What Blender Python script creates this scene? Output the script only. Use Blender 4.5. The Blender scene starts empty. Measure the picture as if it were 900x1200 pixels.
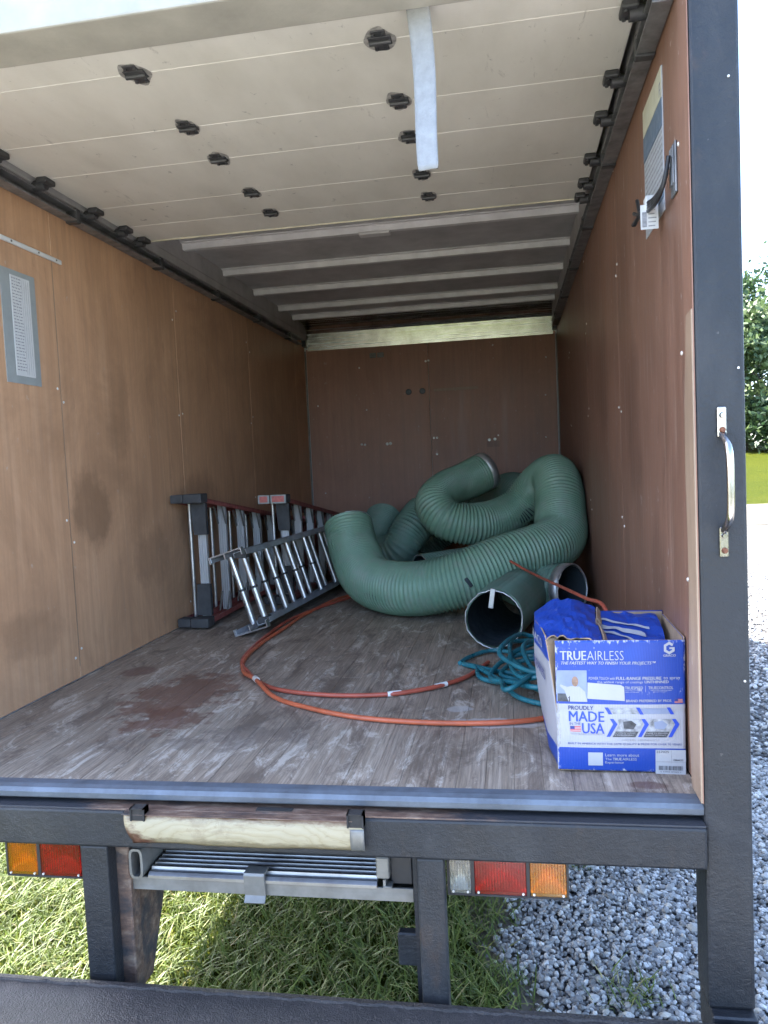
import bpy, bmesh, math, random
import numpy as np
from mathutils import Vector, Matrix
random.seed(7); rng = np.random.default_rng(7)
S = bpy.context.scene
COL = S.collection
rad = math.radians

# ------------------------------------------------------------------ camera
cd = bpy.data.cameras.new('camera'); cam = bpy.data.objects.new('camera', cd); COL.objects.link(cam)
cd.sensor_fit = 'VERTICAL'; cd.sensor_height = 36.0; cd.lens = 36.0*900.9/1200.0
cd.clip_start = 0.05; cd.clip_end = 3000
Fv = Vector((-0.1649, 0.9844, -0.0615)); Rv = Vector((0.9857, 0.1622, -0.0462)); Uv = Vector((0.0355, 0.0682, 0.997))
m = Matrix.Identity(4)
for i in range(3):
    m[i][0], m[i][1], m[i][2] = Rv[i], Uv[i], -Fv[i]
m[0][3], m[1][3], m[2][3] = 1.8206, -1.9134, 0.8387
cam.matrix_world = m
S.camera = cam

# ------------------------------------------------------------------ sky, sun, exposure
SUN_EL, SUN_AZ = 43.0, -64.0            # azimuth measured from +Y (into the truck), negative = to the left
W_ = bpy.data.worlds.new('World'); S.world = W_; W_.use_nodes = True
wn = W_.node_tree.nodes; wl = W_.node_tree.links
sky = wn.new('ShaderNodeTexSky'); sky.sky_type = 'NISHITA'; sky.sun_disc = False
sky.sun_elevation = rad(SUN_EL); sky.sun_rotation = rad(SUN_AZ)
sky.air_density = 0.7; sky.dust_density = 1.6; sky.ozone_density = 1.0
bg = wn['Background']; bg.inputs['Strength'].default_value = 0.115
wl.new(sky.outputs[0], bg.inputs[0])
sl = bpy.data.lights.new('sun', 'SUN'); sun = bpy.data.objects.new('sun', sl); COL.objects.link(sun)
sl.energy = 3.4; sl.angle = rad(0.53); sl.color = (1.0, 0.95, 0.87)
sd = Vector((math.sin(rad(SUN_AZ))*math.cos(rad(SUN_EL)), math.cos(rad(SUN_AZ))*math.cos(rad(SUN_EL)), math.sin(rad(SUN_EL))))
sun.rotation_euler = sd.to_track_quat('Z', 'Y').to_euler()
sun.location = (-8, 6, 12)
S.view_settings.view_transform = 'Standard'; S.view_settings.look = 'None'
S.view_settings.gamma = 1.0; S.view_settings.use_curve_mapping = False
S.view_settings.exposure = 3.65
S.render.engine = 'CYCLES'
cy = S.cycles
cy.use_denoising = True; cy.max_bounces = 12; cy.diffuse_bounces = 8; cy.glossy_bounces = 4
cy.transmission_bounces = 6; cy.sample_clamp_indirect = 8.0; cy.caustics_reflective = False; cy.caustics_refractive = False

# ------------------------------------------------------------------ helpers
def tag(o, label=None, cat=None, group=None, kind=None):
    if label: o['label'] = label
    if cat: o['category'] = cat
    if group: o['group'] = group
    if kind: o['kind'] = kind
    return o

def wloc(o):
    v = Vector((0, 0, 0))
    while o is not None:
        v = v + o.location; o = o.parent
    return v

def empty(name, loc):
    o = bpy.data.objects.new(name, None); COL.objects.link(o); o.location = loc; o.empty_display_size = 0.1
    return o

def link(name, me, parent=None, loc=(0, 0, 0)):
    """a mesh object whose WORLD location is loc (parents are never rotated)"""
    o = bpy.data.objects.new(name, me); COL.objects.link(o)
    if parent is not None:
        o.parent = parent; o.location = Vector(loc) - wloc(parent)
    else:
        o.location = loc
    return o

class MB:
    def __init__(s): s.v = []; s.f = []; s.mi = []; s.sm = []
    def add(s, vs, fs, mi=0, smooth=False):
        b = len(s.v); s.v.extend([tuple(p) for p in vs])
        for f in fs: s.f.append(tuple(i+b for i in f)); s.mi.append(mi); s.sm.append(smooth)
    def box(s, lo, hi, mi=0, ch=0.0, M=None):
        x0, y0, z0 = lo; x1, y1, z1 = hi
        if ch <= 0:
            vs = [(x0,y0,z0),(x1,y0,z0),(x1,y1,z0),(x0,y1,z0),(x0,y0,z1),(x1,y0,z1),(x1,y1,z1),(x0,y1,z1)]
            fs = [(0,3,2,1),(4,5,6,7),(0,1,5,4),(1,2,6,5),(2,3,7,6),(3,0,4,7)]
        else:
            bm = bmesh.new(); bmesh.ops.create_cube(bm, size=1)
            for v in bm.verts: v.co = Vector(((x0+x1)/2+v.co.x*(x1-x0), (y0+y1)/2+v.co.y*(y1-y0), (z0+z1)/2+v.co.z*(z1-z0)))
            bmesh.ops.bevel(bm, geom=bm.edges[:], offset=ch, segments=2 if ch > .004 else 1, affect='EDGES', profile=.5)
            bm.verts.index_update(); vs = [v.co[:] for v in bm.verts]; fs = [[v.index for v in f.verts] for f in bm.faces]; bm.free()
        if M is not None: vs = [M @ Vector(p) for p in vs]
        s.add(vs, fs, mi); return s
    def cyl(s, a, b, r0, r1=None, n=12, caps=True, mi=0, smooth=True):
        r1 = r0 if r1 is None else r1; a = Vector(a); b = Vector(b); d = (b-a).normalized()
        u = d.orthogonal().normalized(); w = d.cross(u); vs = []
        for p, r in ((a, r0), (b, r1)):
            for i in range(n):
                t = 2*math.pi*i/n; vs.append(p+u*(r*math.cos(t))+w*(r*math.sin(t)))
        s.add(vs, [(i, (i+1) % n, n+(i+1) % n, n+i) for i in range(n)], mi, smooth)
        if caps: s.add(vs[:n], [tuple(range(n))[::-1]], mi); s.add(vs[n:], [tuple(range(n))], mi)
        return s
    def tube(s, pts, r, n=8, mi=0, caps=True):
        P = [Vector(p) for p in pts]; N = len(P); vs = []; u = None
        for i in range(N):
            t = (P[min(i+1, N-1)]-P[max(i-1, 0)]).normalized()
            if u is None: u = t.orthogonal().normalized()
            u = (u-t*u.dot(t)).normalized(); w = t.cross(u); rr = r(i/(N-1)) if callable(r) else r
            for k in range(n):
                a = 2*math.pi*k/n; vs.append(P[i]+u*(rr*math.cos(a))+w*(rr*math.sin(a)))
        s.add(vs, [(i*n+k, i*n+(k+1) % n, (i+1)*n+(k+1) % n, (i+1)*n+k) for i in range(N-1) for k in range(n)], mi, True)
        if caps: s.add(vs[:n], [tuple(range(n))[::-1]], mi); s.add(vs[-n:], [tuple(range(n))], mi)
        return s
    def prism(s, prof, axis, a, b, mi=0, smooth=False):
        """closed 2-D profile extruded from a to b along axis ('x','y','z')"""
        def P(p, t): return {'x': (t, p[0], p[1]), 'y': (p[0], t, p[1]), 'z': (p[0], p[1], t)}[axis]
        n = len(prof); vs = [P(p, a) for p in prof]+[P(p, b) for p in prof]
        s.add(vs, [(i, (i+1) % n, n+(i+1) % n, n+i) for i in range(n)], mi, smooth)
        s.add(vs[:n], [tuple(range(n))[::-1]], mi); s.add(vs[n:], [tuple(range(n))], mi); return s
    def grid(s, fn, nu, nv, mi=0, smooth=True, mif=None):
        vs = [fn(i/nu, j/nv) for j in range(nv+1) for i in range(nu+1)]
        b = len(s.v); s.v.extend([tuple(p) for p in vs])
        for j in range(nv):
            for i in range(nu):
                a = b+j*(nu+1)+i; s.f.append((a, a+1, a+nu+2, a+nu+1)); s.sm.append(smooth)
                s.mi.append(mif((i+.5)/nu, (j+.5)/nv) if mif else mi)
        return s
    def mesh(s, name, mats, recalc=True):
        me = bpy.data.meshes.new(name); me.from_pydata(s.v, [], s.f); 
        for mm in (mats if isinstance(mats, (list, tuple)) else [mats]): me.materials.append(mm)
        me.polygons.foreach_set('material_index', s.mi); me.polygons.foreach_set('use_smooth', s.sm)
        if recalc:
            bm = bmesh.new(); bm.from_mesh(me); bmesh.ops.recalc_face_normals(bm, faces=bm.faces); bm.to_mesh(me); bm.free()
        me.update(); return me
    def build(s, name, mats, parent=None, loc=(0, 0, 0), recalc=True):
        return link(name, s.mesh(name, mats, recalc), parent, loc)

def catmull(pts, step):
    P = [Vector(p) for p in pts]; P = [P[0]*2-P[1]]+P+[P[-1]*2-P[-2]]; out = []
    for i in range(1, len(P)-2):
        for k in range(24):
            t = k/24; a, b, c, d = P[i-1], P[i], P[i+1], P[i+2]
            out.append(.5*((2*b)+(c-a)*t+(2*a-5*b+4*c-d)*t*t+(3*b-a-3*c+d)*t**3))
    out.append(P[-2]); L = [0]
    for a, b in zip(out, out[1:]): L.append(L[-1]+(b-a).length)
    n = max(2, int(L[-1]/step)); res = []; j = 0
    for i in range(n+1):
        t = L[-1]*i/n
        while j < len(L)-2 and L[j+1] < t: j += 1
        w = (t-L[j])/max(1e-9, L[j+1]-L[j]); res.append(out[j].lerp(out[j+1], w))
    return res

# ------------------------------------------------------------------ materials
class NT:
    def __init__(s, name):
        s.m = bpy.data.materials.new(name); s.m.use_nodes = True; s.t = s.m.node_tree
        s.b = s.t.nodes['Principled BSDF']; s.out = s.t.nodes['Material Output']
    def n(s, typ, **kw):
        x = s.t.nodes.new('ShaderNode'+typ)
        for k, v in kw.items():
            if k in x.inputs: x.inputs[k].default_value = v
            else: setattr(x, k, v)
        return x
    def l(s, a, b): s.t.links.new(a, b)
    def pos(s, scale=(1, 1, 1), obj=False, rot=(0, 0, 0), loc=(0, 0, 0)):
        c = s.n('TexCoord').outputs['Object'] if obj else s.n('NewGeometry').outputs['Position']
        mp = s.n('Mapping'); mp.inputs['Scale'].default_value = scale; mp.inputs['Rotation'].default_value = rot; mp.inputs['Location'].default_value = loc
        s.l(c, mp.inputs['Vector']); return mp.outputs[0]
    def noise(s, vec, scale=5, detail=4, rough=.55, dist=0):
        x = s.n('TexNoise'); x.inputs['Scale'].default_value = scale; x.inputs['Detail'].default_value = detail
        x.inputs['Roughness'].default_value = rough; x.inputs['Distortion'].default_value = dist
        s.l(vec, x.inputs['Vector']); return x.outputs['Fac']
    def ramp(s, fac, stops, interp='LINEAR'):
        x = s.n('ValToRGB'); e = x.color_ramp.elements; x.color_ramp.interpolation = interp
        while len(e) < len(stops): e.new(.5)
        for el, (p, c) in zip(e, stops):
            el.position = p; el.color = (c, c, c, 1) if isinstance(c, (int, float)) else (*c, 1)
        s.l(fac, x.inputs[0]); return x.outputs[0]
    def mix(s, fac, a, b, mode='MIX'):
        x = s.n('Mix', data_type='RGBA', blend_type=mode); 
        for i, v in ((0, fac), (6, a), (7, b)):
            if hasattr(v, 'is_linked'): s.l(v, x.inputs[i])
            elif isinstance(v, (int, float)): x.inputs[i].default_value = v if i == 0 else (v, v, v, 1)
            else: x.inputs[i].default_value = (*v, 1)
        return x.outputs[2]
    def math(s, op, a, b=0.0, clamp=False):
        x = s.n('Math', operation=op, use_clamp=clamp)
        for i, v in ((0, a), (1, b)):
            if hasattr(v, 'is_linked'): s.l(v, x.inputs[i])
            else: x.inputs[i].default_value = v
        return x.outputs[0]
    def set(s, col=None, rough=None, metal=None, **kw):
        for nm, v in (('Base Color', col), ('Roughness', rough), ('Metallic', metal)):
            if v is None: continue
            if hasattr(v, 'is_linked'): s.l(v, s.b.inputs[nm])
            else: s.b.inputs[nm].default_value = (*v, 1) if isinstance(v, tuple) else v
        for k, v in kw.items(): s.b.inputs[k.replace('_', ' ')].default_value = v
        return s
    def bump(s, h, strength=.3, dist=.01):
        x = s.n('Bump'); x.inputs['Strength'].default_value = strength; x.inputs['Distance'].default_value = dist
        s.l(h, x.inputs['Height']); s.l(x.outputs[0], s.b.inputs['Normal']); return s

def plain(name, col, rough=.5, metal=0, var=.25, vs=14, bump=.15, bs=60):
    t = NT(name); p = t.pos(); a = t.noise(p, vs, 6, .6)
    lo = tuple(c*(1-var) for c in col); hi = tuple(min(1, c*(1+var)) for c in col)
    t.set(t.ramp(a, [(.3, lo), (.7, hi)]), t.ramp(t.noise(p, vs*2.3, 4), [(.3, max(.05, rough-.12)), (.7, min(1, rough+.12))]), metal)
    if bump: t.bump(t.noise(p, bs, 5), bump, .004)
    return t.m

def plywood(name, c0, c1, along='z', streak=.6, smudge=.4, spots=()):
    t = NT(name)
    sc = {'z': (34, 34, 1.1), 'x': (1.1, 34, 34)}[along]
    p = t.pos(sc); g = t.noise(p, 1.0, 8, .65, .4)
    col = t.ramp(g, [(.25, tuple(c*.72 for c in c0)), (.5, c0), (.78, c1)])
    r = t.n('ObjectInfo').outputs['Random']
    col = t.mix(t.math('MULTIPLY', r, .22), col, tuple(c*1.5 for c in c1))
    big = t.noise(t.pos((1, 1, .75)), 2.3, 9, .72, .6)
    col = t.mix(t.ramp(big, [(.42, 0), (.68, smudge)]), col, tuple(c*.55 for c in c0))
    # pale vertical scuffs and small chips
    scr = t.noise(t.pos((26, 26, 1.6), loc=(3, 1, 8)), 1.3, 10, .75)
    col = t.mix(t.ramp(scr, [(.55, 0), (.70, streak)]), col, (.42, .31, .24))
    chip = t.noise(t.pos((1, 1, .6)), 38, 3, .5)
    col = t.mix(t.ramp(chip, [(.69, 0), (.74, .5)]), col, (.5, .42, .36))
    dk = t.noise(t.pos((9, 9, 1.3), loc=(7, 2, 3)), 1.6, 10, .75, .4)
    col = t.mix(t.ramp(dk, [(.60, 0), (.72, .55)]), col, tuple(c*.35 for c in c0))
    sp = t.n('SeparateXYZ'); t.l(t.n('NewGeometry').outputs['Position'], sp.inputs[0]); sn = t.noise(t.pos((1, 1, .7)), 6, 9, .72)
    for (y_, z_, ry, rz_, am) in spots:      # rubbed grime patches
        dy = t.math('DIVIDE', t.math('SUBTRACT', sp.outputs[1], y_), ry); dz = t.math('DIVIDE', t.math('SUBTRACT', sp.outputs[2], z_), rz_)
        d = t.math('SUBTRACT', 1.0, t.math('ADD', t.math('MULTIPLY', dy, dy), t.math('MULTIPLY', dz, dz)))
        col = t.mix(t.ramp(t.math('ADD', d, t.math('MULTIPLY', t.math('SUBTRACT', sn, .5), 2.6)), [(.25, 0), (.75, am*.7)]), col, tuple(c*.38 for c in c0))
    t.set(col, t.ramp(g, [(.3, .42), (.7, .62)])); t.bump(t.math('ADD', g, t.math('MULTIPLY', scr, .5)), .25, .003)
    return t.m

M = {}
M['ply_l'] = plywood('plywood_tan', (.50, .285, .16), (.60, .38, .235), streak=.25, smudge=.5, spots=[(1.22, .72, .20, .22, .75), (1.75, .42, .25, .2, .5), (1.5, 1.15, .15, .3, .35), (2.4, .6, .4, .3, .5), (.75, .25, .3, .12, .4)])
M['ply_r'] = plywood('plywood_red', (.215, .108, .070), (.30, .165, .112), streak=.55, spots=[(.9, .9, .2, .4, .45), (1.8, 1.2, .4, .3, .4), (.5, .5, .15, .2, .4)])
M['ply_f'] = plywood('plywood_dark', (.31, .15, .098), (.37, .195, .13), streak=.2)
M['raw_edge'] = plywood('raw_plywood_edge', (.29, .19, .125), (.40, .29, .20), streak=.5)

def black_paint():
    t = NT('black_bedliner_paint'); p = t.pos()
    a = t.noise(p, 7, 8, .65); f = t.noise(p, 90, 4, .6); g = t.noise(p, 330, 2, .5)
    col = t.ramp(a, [(.3, (.007, .0085, .0115)), (.6, (.014, .0155, .019)), (.75, (.032, .031, .032))])
    dust = t.noise(t.pos((1, 1, .4)), 3.1, 10, .7)
    col = t.mix(t.ramp(dust, [(.5, 0), (.75, .32)]), col, (.085, .08, .075))
    chip = t.noise(p, 55, 3, .6); col = t.mix(t.ramp(chip, [(.72, 0), (.76, .5)]), col, (.12, .11, .10))
    ru = t.noise(t.pos((1, 1, .5), loc=(3, 3, 3)), 4.5, 10, .75); col = t.mix(t.ramp(ru, [(.60, 0), (.70, .6)]), col, (.055, .034, .024))
    st_ = t.noise(t.pos((3, 3, 40), rot=(0, .5, 0)), 1.5, 8, .8); col = t.mix(t.ramp(st_, [(.66, 0), (.72, .4)]), col, (.17, .16, .15))
    t.set(col, t.ramp(a, [(.3, .38), (.7, .62)])); t.bump(t.math('ADD', t.math('MULTIPLY', f, 1.0), t.math('MULTIPLY', g, .4)), .55, .004)
    return t.m
M['black'] = black_paint()
def bumper_paint():
    t = NT('dusty_bumper_paint'); p = t.pos(); a = t.noise(p, 6, 9, .7); f = t.noise(p, 70, 5, .65)
    col = t.ramp(a, [(.3, (.016, .0145, .015)), (.55, (.032, .028, .028)), (.75, (.065, .055, .05))])
    col = t.mix(t.ramp(f, [(.58, 0), (.72, .5)]), col, (.11, .10, .095))
    t.set(col, .6); t.bump(t.math('ADD', f, t.noise(p, 240, 3)), .8, .006); return t.m
M['bumper'] = bumper_paint()

def worn_ledge():
    t = NT('worn_rusty_black'); p = t.pos((.5, 1, 1)); a = t.noise(p, 9, 9, .7)
    s = t.n('SeparateXYZ'); t.l(t.n('NewGeometry').outputs['Position'], s.inputs[0])
    w = t.math('SUBTRACT', 1.0, t.math('MULTIPLY', t.math('ABSOLUTE', t.math('SUBTRACT', s.outputs[0], 1.2)), 1.5), True)
    k = t.math('MULTIPLY', t.ramp(a, [(.36, 0), (.52, 1)]), t.ramp(t.math('ADD', w, t.math('MULTIPLY', t.math('SUBTRACT', a, .5), 1.2)), [(.15, 0), (.45, 1)]))
    col = t.mix(k, (.03, .031, .036), t.ramp(t.noise(t.pos((.6, 2, 2)), 22, 8, .7), [(.3, (.055, .03, .02)), (.5, (.15, .088, .06)), (.72, (.30, .22, .16))]))
    t.set(col, .6); t.bump(t.noise(t.pos(), 80, 5), .5, .004); return t.m
M['ledge'] = worn_ledge()

def planks():
    t = NT('grey_worn_floor_boards')
    r = t.n('ObjectInfo').outputs['Random']; p0 = t.pos((1, 1, 1))
    off = t.n('VectorMath', operation='ADD'); t.l(t.pos((30, 1.0, 30)), off.inputs[0]); cx = t.n('CombineXYZ')
    t.l(t.math('MULTIPLY', r, 57), cx.inputs[0]); t.l(t.math('MULTIPLY', r, 31), cx.inputs[1]); t.l(cx.outputs[0], off.inputs[1])
    g = t.noise(off.outputs[0], 1.4, 10, .74, .5)
    fine = t.noise(t.pos((150, 5, 30)), 1.0, 6, .7)
    col = t.ramp(g, [(.25, (.175, .132, .093)), (.45, (.35, .28, .208)), (.6, (.455, .372, .285)), (.8, (.565, .475, .375))])
    col = t.mix(t.ramp(fine, [(.36, .7), (.60, 0)]), col, (.13, .098, .072))
    col = t.mix(t.math('MULTIPLY', r, .6), col, t.mix(.55, col, (.17, .125, .095)))
    # broad wear: grey scuffs along the truck, dark grime
    sc = t.noise(t.pos((5, 1.6, 1), loc=(0, .3, 0)), 2.2, 12, .8, .8)
    col = t.mix(t.ramp(sc, [(.53, 0), (.60, .7)]), col, (.60, .53, .44))
    dk = t.noise(t.pos((3.0, 1.2, 1), loc=(4, 2, 0)), 2.4, 12, .78, .6)
    col = t.mix(t.ramp(dk, [(.50, 0), (.60, .75)]), col, (.125, .092, .068))
    wh = t.noise(t.pos((22, 9, 1), rot=(0, 0, .5), loc=(2, 7, 0)), 1.4, 10, .8, 1.0)
    col = t.mix(t.ramp(wh, [(.64, 0), (.70, .5)]), col, (.6, .56, .5))
    s = t.n('SeparateXYZ'); t.l(t.n('NewGeometry').outputs['Position'], s.inputs[0])
    edge = t.noise(p0, 9, 6, .65)
    def blob(x, y, rx, ry, c, amt, rough=.9):
        dx = t.math('DIVIDE', t.math('SUBTRACT', s.outputs[0], x), rx); dy = t.math('DIVIDE', t.math('SUBTRACT', s.outputs[1], y), ry)
        d = t.math('ADD', t.math('MULTIPLY', dx, dx), t.math('MULTIPLY', dy, dy))
        d = t.math('ADD', t.math('SUBTRACT', 1.0, d), t.math('MULTIPLY', t.math('SUBTRACT', edge, .5), rough*3))
        return t.mix(t.ramp(d, [(.1, 0), (.55, amt)]), col, c)
    col = blob(.21, 1.13, .09, .10, (.15, .085, .065), .75, .5)
    col = blob(.55, .80, .22, .34, (.17, .085, .055), .75, 1.6)
    col = blob(.62, .50, .16, .16, (.15, .07, .045), .75, 1.6)
    col = blob(.95, .35, .25, .12, (.13, .10, .08), .5, 1.5)
    col = blob(1.74, .52, .16, .05, (.55, .53, .5), .7, 1.3)
    col = blob(1.62, .66, .05, .04, (.5, .48, .46), .55, 1.2)
    col = blob(2.15, .06, .07, .03, (.1, .045, .03), .7, 1.0)
    t.set(col, t.ramp(g, [(.3, .5), (.7, .78)])); t.bump(t.math('ADD', g, t.math('MULTIPLY', edge, .4)), .35, .003); return t.m
M['plank'] = planks()
M['gapdark'] = plain('dark_gap', (.03, .027, .025), .9)

def door_white():
    t = NT('cream_door_paint'); p = t.pos((1, 1, 1))
    a = t.noise(t.pos((2, .8, 1)), 2.5, 8, .6)
    col = t.ramp(a, [(.3, (.60, .58, .52)), (.6, (.71, .69, .63)), (.8, (.76, .74, .69))])
    r = t.n('ObjectInfo').outputs['Random']; col = t.mix(t.math('MULTIPLY', r, .25), col, (.50, .48, .42))
    s1 = t.noise(t.pos((14, 3.5, 1), loc=(1, 5, 0)), 1.4, 10, .75, .6)
    col = t.mix(t.ramp(s1, [(.61, 0), (.70, .5)]), col, (.20, .19, .175))
    s2 = t.noise(p, 17, 6, .7); col = t.mix(t.ramp(s2, [(.64, 0), (.70, .6)]), col, (.13, .13, .125))
    t.set(col, .5); t.bump(t.noise(t.pos((1, 6, 1)), 30, 4), .1, .003); return t.m
M['door'] = door_white()
M['seam'] = plain('pale_seam_edge', (.66, .64, .5), .5)
M['grease'] = plain('greasy_black_hinge', (.055, .056, .06), .42, .2, .4)
M['smear'] = plain('grey_grease_smear', (.30, .29, .27), .5, 0, .5, 60)
M['roof'] = plain('grey_roof_skin', (.40, .39, .385), .5, 0, .2, 5)
M['bow'] = plain('galvanised_roof_bow', (.62, .61, .60), .45, .1, .15, 8)
M['header'] = plain('cream_header', (.40, .385, .34), .55, .0, .2, 4)
M['track'] = plain('dark_track_steel', (.22, .22, .225), .45, .5, .4)
def brushed(name, col, rough, sc=(200, 2, 2), metal=1.0):
    t = NT(name); g = t.noise(t.pos(sc), 1, 6, .6); b = t.noise(t.pos(), 9, 7, .65)
    c = t.mix(t.ramp(b, [(.4, 0), (.72, .7)]), col, (col[0]*.42, col[1]*.38, col[2]*.34))
    t.set(c, t.ramp(g, [(.3, rough*.75), (.7, rough*1.25)]), metal); t.bump(g, .06, .001); return t.m
M['tread'] = plain('tread_aluminium', (.52, .52, .53), .4, .35, .04, 3, 0)
M['alu'] = brushed('aluminium', (.66, .66, .67), .34, (70, 70, 1.5), .85)
M['alu_y'] = brushed('ladder_rail_aluminium', (.50, .53, .58), .42, (60, 1, 60), .6)
M['alu_x'] = brushed('ramp_aluminium', (.42, .42, .43), .36, (1, 80, 80), .9)
M['galv'] = brushed('dull_galvanised', (.25, .245, .23), .55, (3, 60, 60), .6)
M['frontmetal'] = brushed('mill_finish_front_sheet', (.62, .63, .60), .25, (.8, 40, 60))
M['chrome'] = brushed('polished_handle', (.5, .48, .46), .22, (8, 8, 2))
M['sillmetal'] = brushed('blue_grey_steel', (.15, .175, .21), .6, (1, 60, 60), .45)
M['rust'] = plain('rust', (.16, .06, .03), .8, 0, .5, 60, .4, 120)
M['screw'] = plain('screw_head', (.72, .70, .66), .4, .3, .1)

def cream_plate():
    t = NT('peeling_cream_plate')
    p = t.pos((1, 1, 1)); w = t.n('TexWave', wave_type='RINGS', rings_direction='Y'); w.inputs['Scale'].default_value = 6.5
    w.inputs['Distortion'].default_value = 14.0; w.inputs['Detail'].default_value = 3.0; w.inputs['Detail Scale'].default_value = 1.1
    t.l(t.pos((1.0, 1, 2.2), loc=(-1.1, 0, .4)), w.inputs['Vector'])
    col = t.ramp(w.outputs['Fac'], [(.0, (.315, .26, .16)), (.06, (.35, .295, .19)), (1, (.37, .315, .21))])
    cr = t.noise(t.pos((1, 1, 1.6)), 16, 10, .8, 1.5); col = t.mix(t.ramp(cr, [(.57, 0), (.62, .55), (.66, .1)]), col, (.2, .14, .075))
    pe_ = t.noise(t.pos((.7, 1, 1)), 9, 9, .75); col = t.mix(t.ramp(pe_, [(.58, 0), (.66, .6)]), col, (.24, .19, .12))
    s = t.n('SeparateXYZ'); t.l(t.n('NewGeometry').outputs['Position'], s.inputs[0]); nz = t.noise(t.pos((.6, 1, 2)), 22, 8, .7)
    top = t.ramp(t.math('ADD', t.math('MULTIPLY', t.math('ADD', s.outputs[2], .064), 30), t.math('MULTIPLY', t.math('SUBTRACT', nz, .5), 1.6)), [(.0, 0), (.45, .9)])
    col = t.mix(top, col, (.13, .06, .028))
    bot = t.ramp(t.math('ADD', t.math('MULTIPLY', t.math('SUBTRACT', -.106, s.outputs[2]), 60), t.math('MULTIPLY', t.math('SUBTRACT', nz, .52), 2.4)), [(.0, 0), (.5, .8)])
    col = t.mix(bot, col, (.14, .11, .06))
    lf = t.math('ADD', t.math('MULTIPLY', t.math('SUBTRACT', .86, s.outputs[0]), 9), t.math('MULTIPLY', t.math('SUBTRACT', -.082, s.outputs[2]), 22))
    lf = t.ramp(t.math('ADD', lf, t.math('MULTIPLY', t.math('SUBTRACT', nz, .5), 2.0)), [(.5, 0), (.9, 1)])
    col = t.mix(lf, col, t.ramp(t.noise(p, 60, 6), [(.3, (.06, .022, .013)), (.6, (.11, .05, .03)), (.8, (.24, .17, .11))]))
    t.set(col, .45); t.bump(t.math('ADD', nz, t.math('MULTIPLY', w.outputs['Fac'], .3)), .35, .003); return t.m
M['cream'] = cream_plate()

def lens(name, col, col2):
    t = NT(name); s = t.n('SeparateXYZ'); t.l(t.n('NewGeometry').outputs['Position'], s.inputs[0])
    wx = t.math('SINE', t.math('MULTIPLY', s.outputs[0], 900)); wz = t.math('SINE', t.math('MULTIPLY', s.outputs[2], 760))
    h = t.math('ADD', wx, t.math('MULTIPLY', wz, .6))
    c = t.mix(t.ramp(t.noise(t.pos(), 18, 4), [(.35, 0), (.7, 1)]), col, col2)
    t.set(c, .16); t.b.inputs['Transmission Weight'].default_value = .88; t.b.inputs['IOR'].default_value = 1.49
    t.b.inputs['Coat Weight'].default_value = .4; return t.m
M['lens_r'] = lens('red_lens', (.74, .006, .018), (.62, .005, .014))
M['lens_a'] = lens('amber_lens', (1.0, .43, .006), (.97, .38, .006))
M['lens_c'] = lens('clear_lens', (.82, .81, .76), (.75, .74, .69))
M['blackplastic'] = plain('black_plastic', (.022, .022, .024), .45, 0, .3)
M['reflector'] = plain('lamp_reflector', (.95, .95, .93), .22, .75, .01)

def hosemat(name, c, c2):
    t = NT(name); a = t.noise(t.pos(), 4, 7, .65); col = t.ramp(a, [(.3, c), (.7, c2)])
    d = t.noise(t.pos(), 11, 8, .7); col = t.mix(t.ramp(d, [(.48, 0), (.72, .5)]), col, (.27, .27, .24))
    t.set(col, t.ramp(d, [(.3, .34), (.7, .56)])); t.bump(t.noise(t.pos(), 30, 5), .12, .006); return t.m
M['hose'] = hosemat('green_duct_rubber', (.145, .255, .175), (.195, .32, .225))
M['hose2'] = hosemat('teal_green_duct_rubber', (.12, .215, .165), (.16, .27, .205))
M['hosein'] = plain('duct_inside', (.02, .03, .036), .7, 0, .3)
M['ring'] = brushed('end_wire', (.6, .6, .6), .4, (20, 20, 20), .7)
M['orange'] = plain('orange_hose_rubber', (.50, .115, .05), .4, 0, .2)
M['orange2'] = plain('red_orange_hose_rubber', (.40, .085, .05), .4, 0, .2)
M['teal'] = plain('teal_hose_rubber', (.02, .15, .18), .35, 0, .3)
M['white'] = plain('white_paint', (.78, .78, .76), .5, 0, .06)
M['fibreglass'] = plain('red_fibreglass', (.30, .085, .075), .5, 0, .25, 20)
M['label_red'] = plain('faded_red_label', (.50, .14, .12), .5, 0, .2, 60)
M['rubber'] = plain('black_rubber', (.05, .05, .052), .7, 0, .3)
M['strap'] = plain('grey_webbing', (.27, .275, .28), .8, 0, .12, 40, .5, 160)
M['paper'] = plain('paper_white', (.60, .60, .585), .6, 0, .05)
M['ink'] = plain('ink_dark', (.06, .06, .07), .6, 0, .1)
M['ink_grey'] = plain('ink_grey', (.28, .28, .29), .6, 0, .3, 90)
M['skin'] = plain('white_truck_skin', (.75, .75, .74), .35, 0, .05)
M['tyre'] = plain('tyre_rubber', (.02, .02, .02), .75)
M['glass'] = NT('cab_glass').set((.03, .035, .04), .08).m

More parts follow.
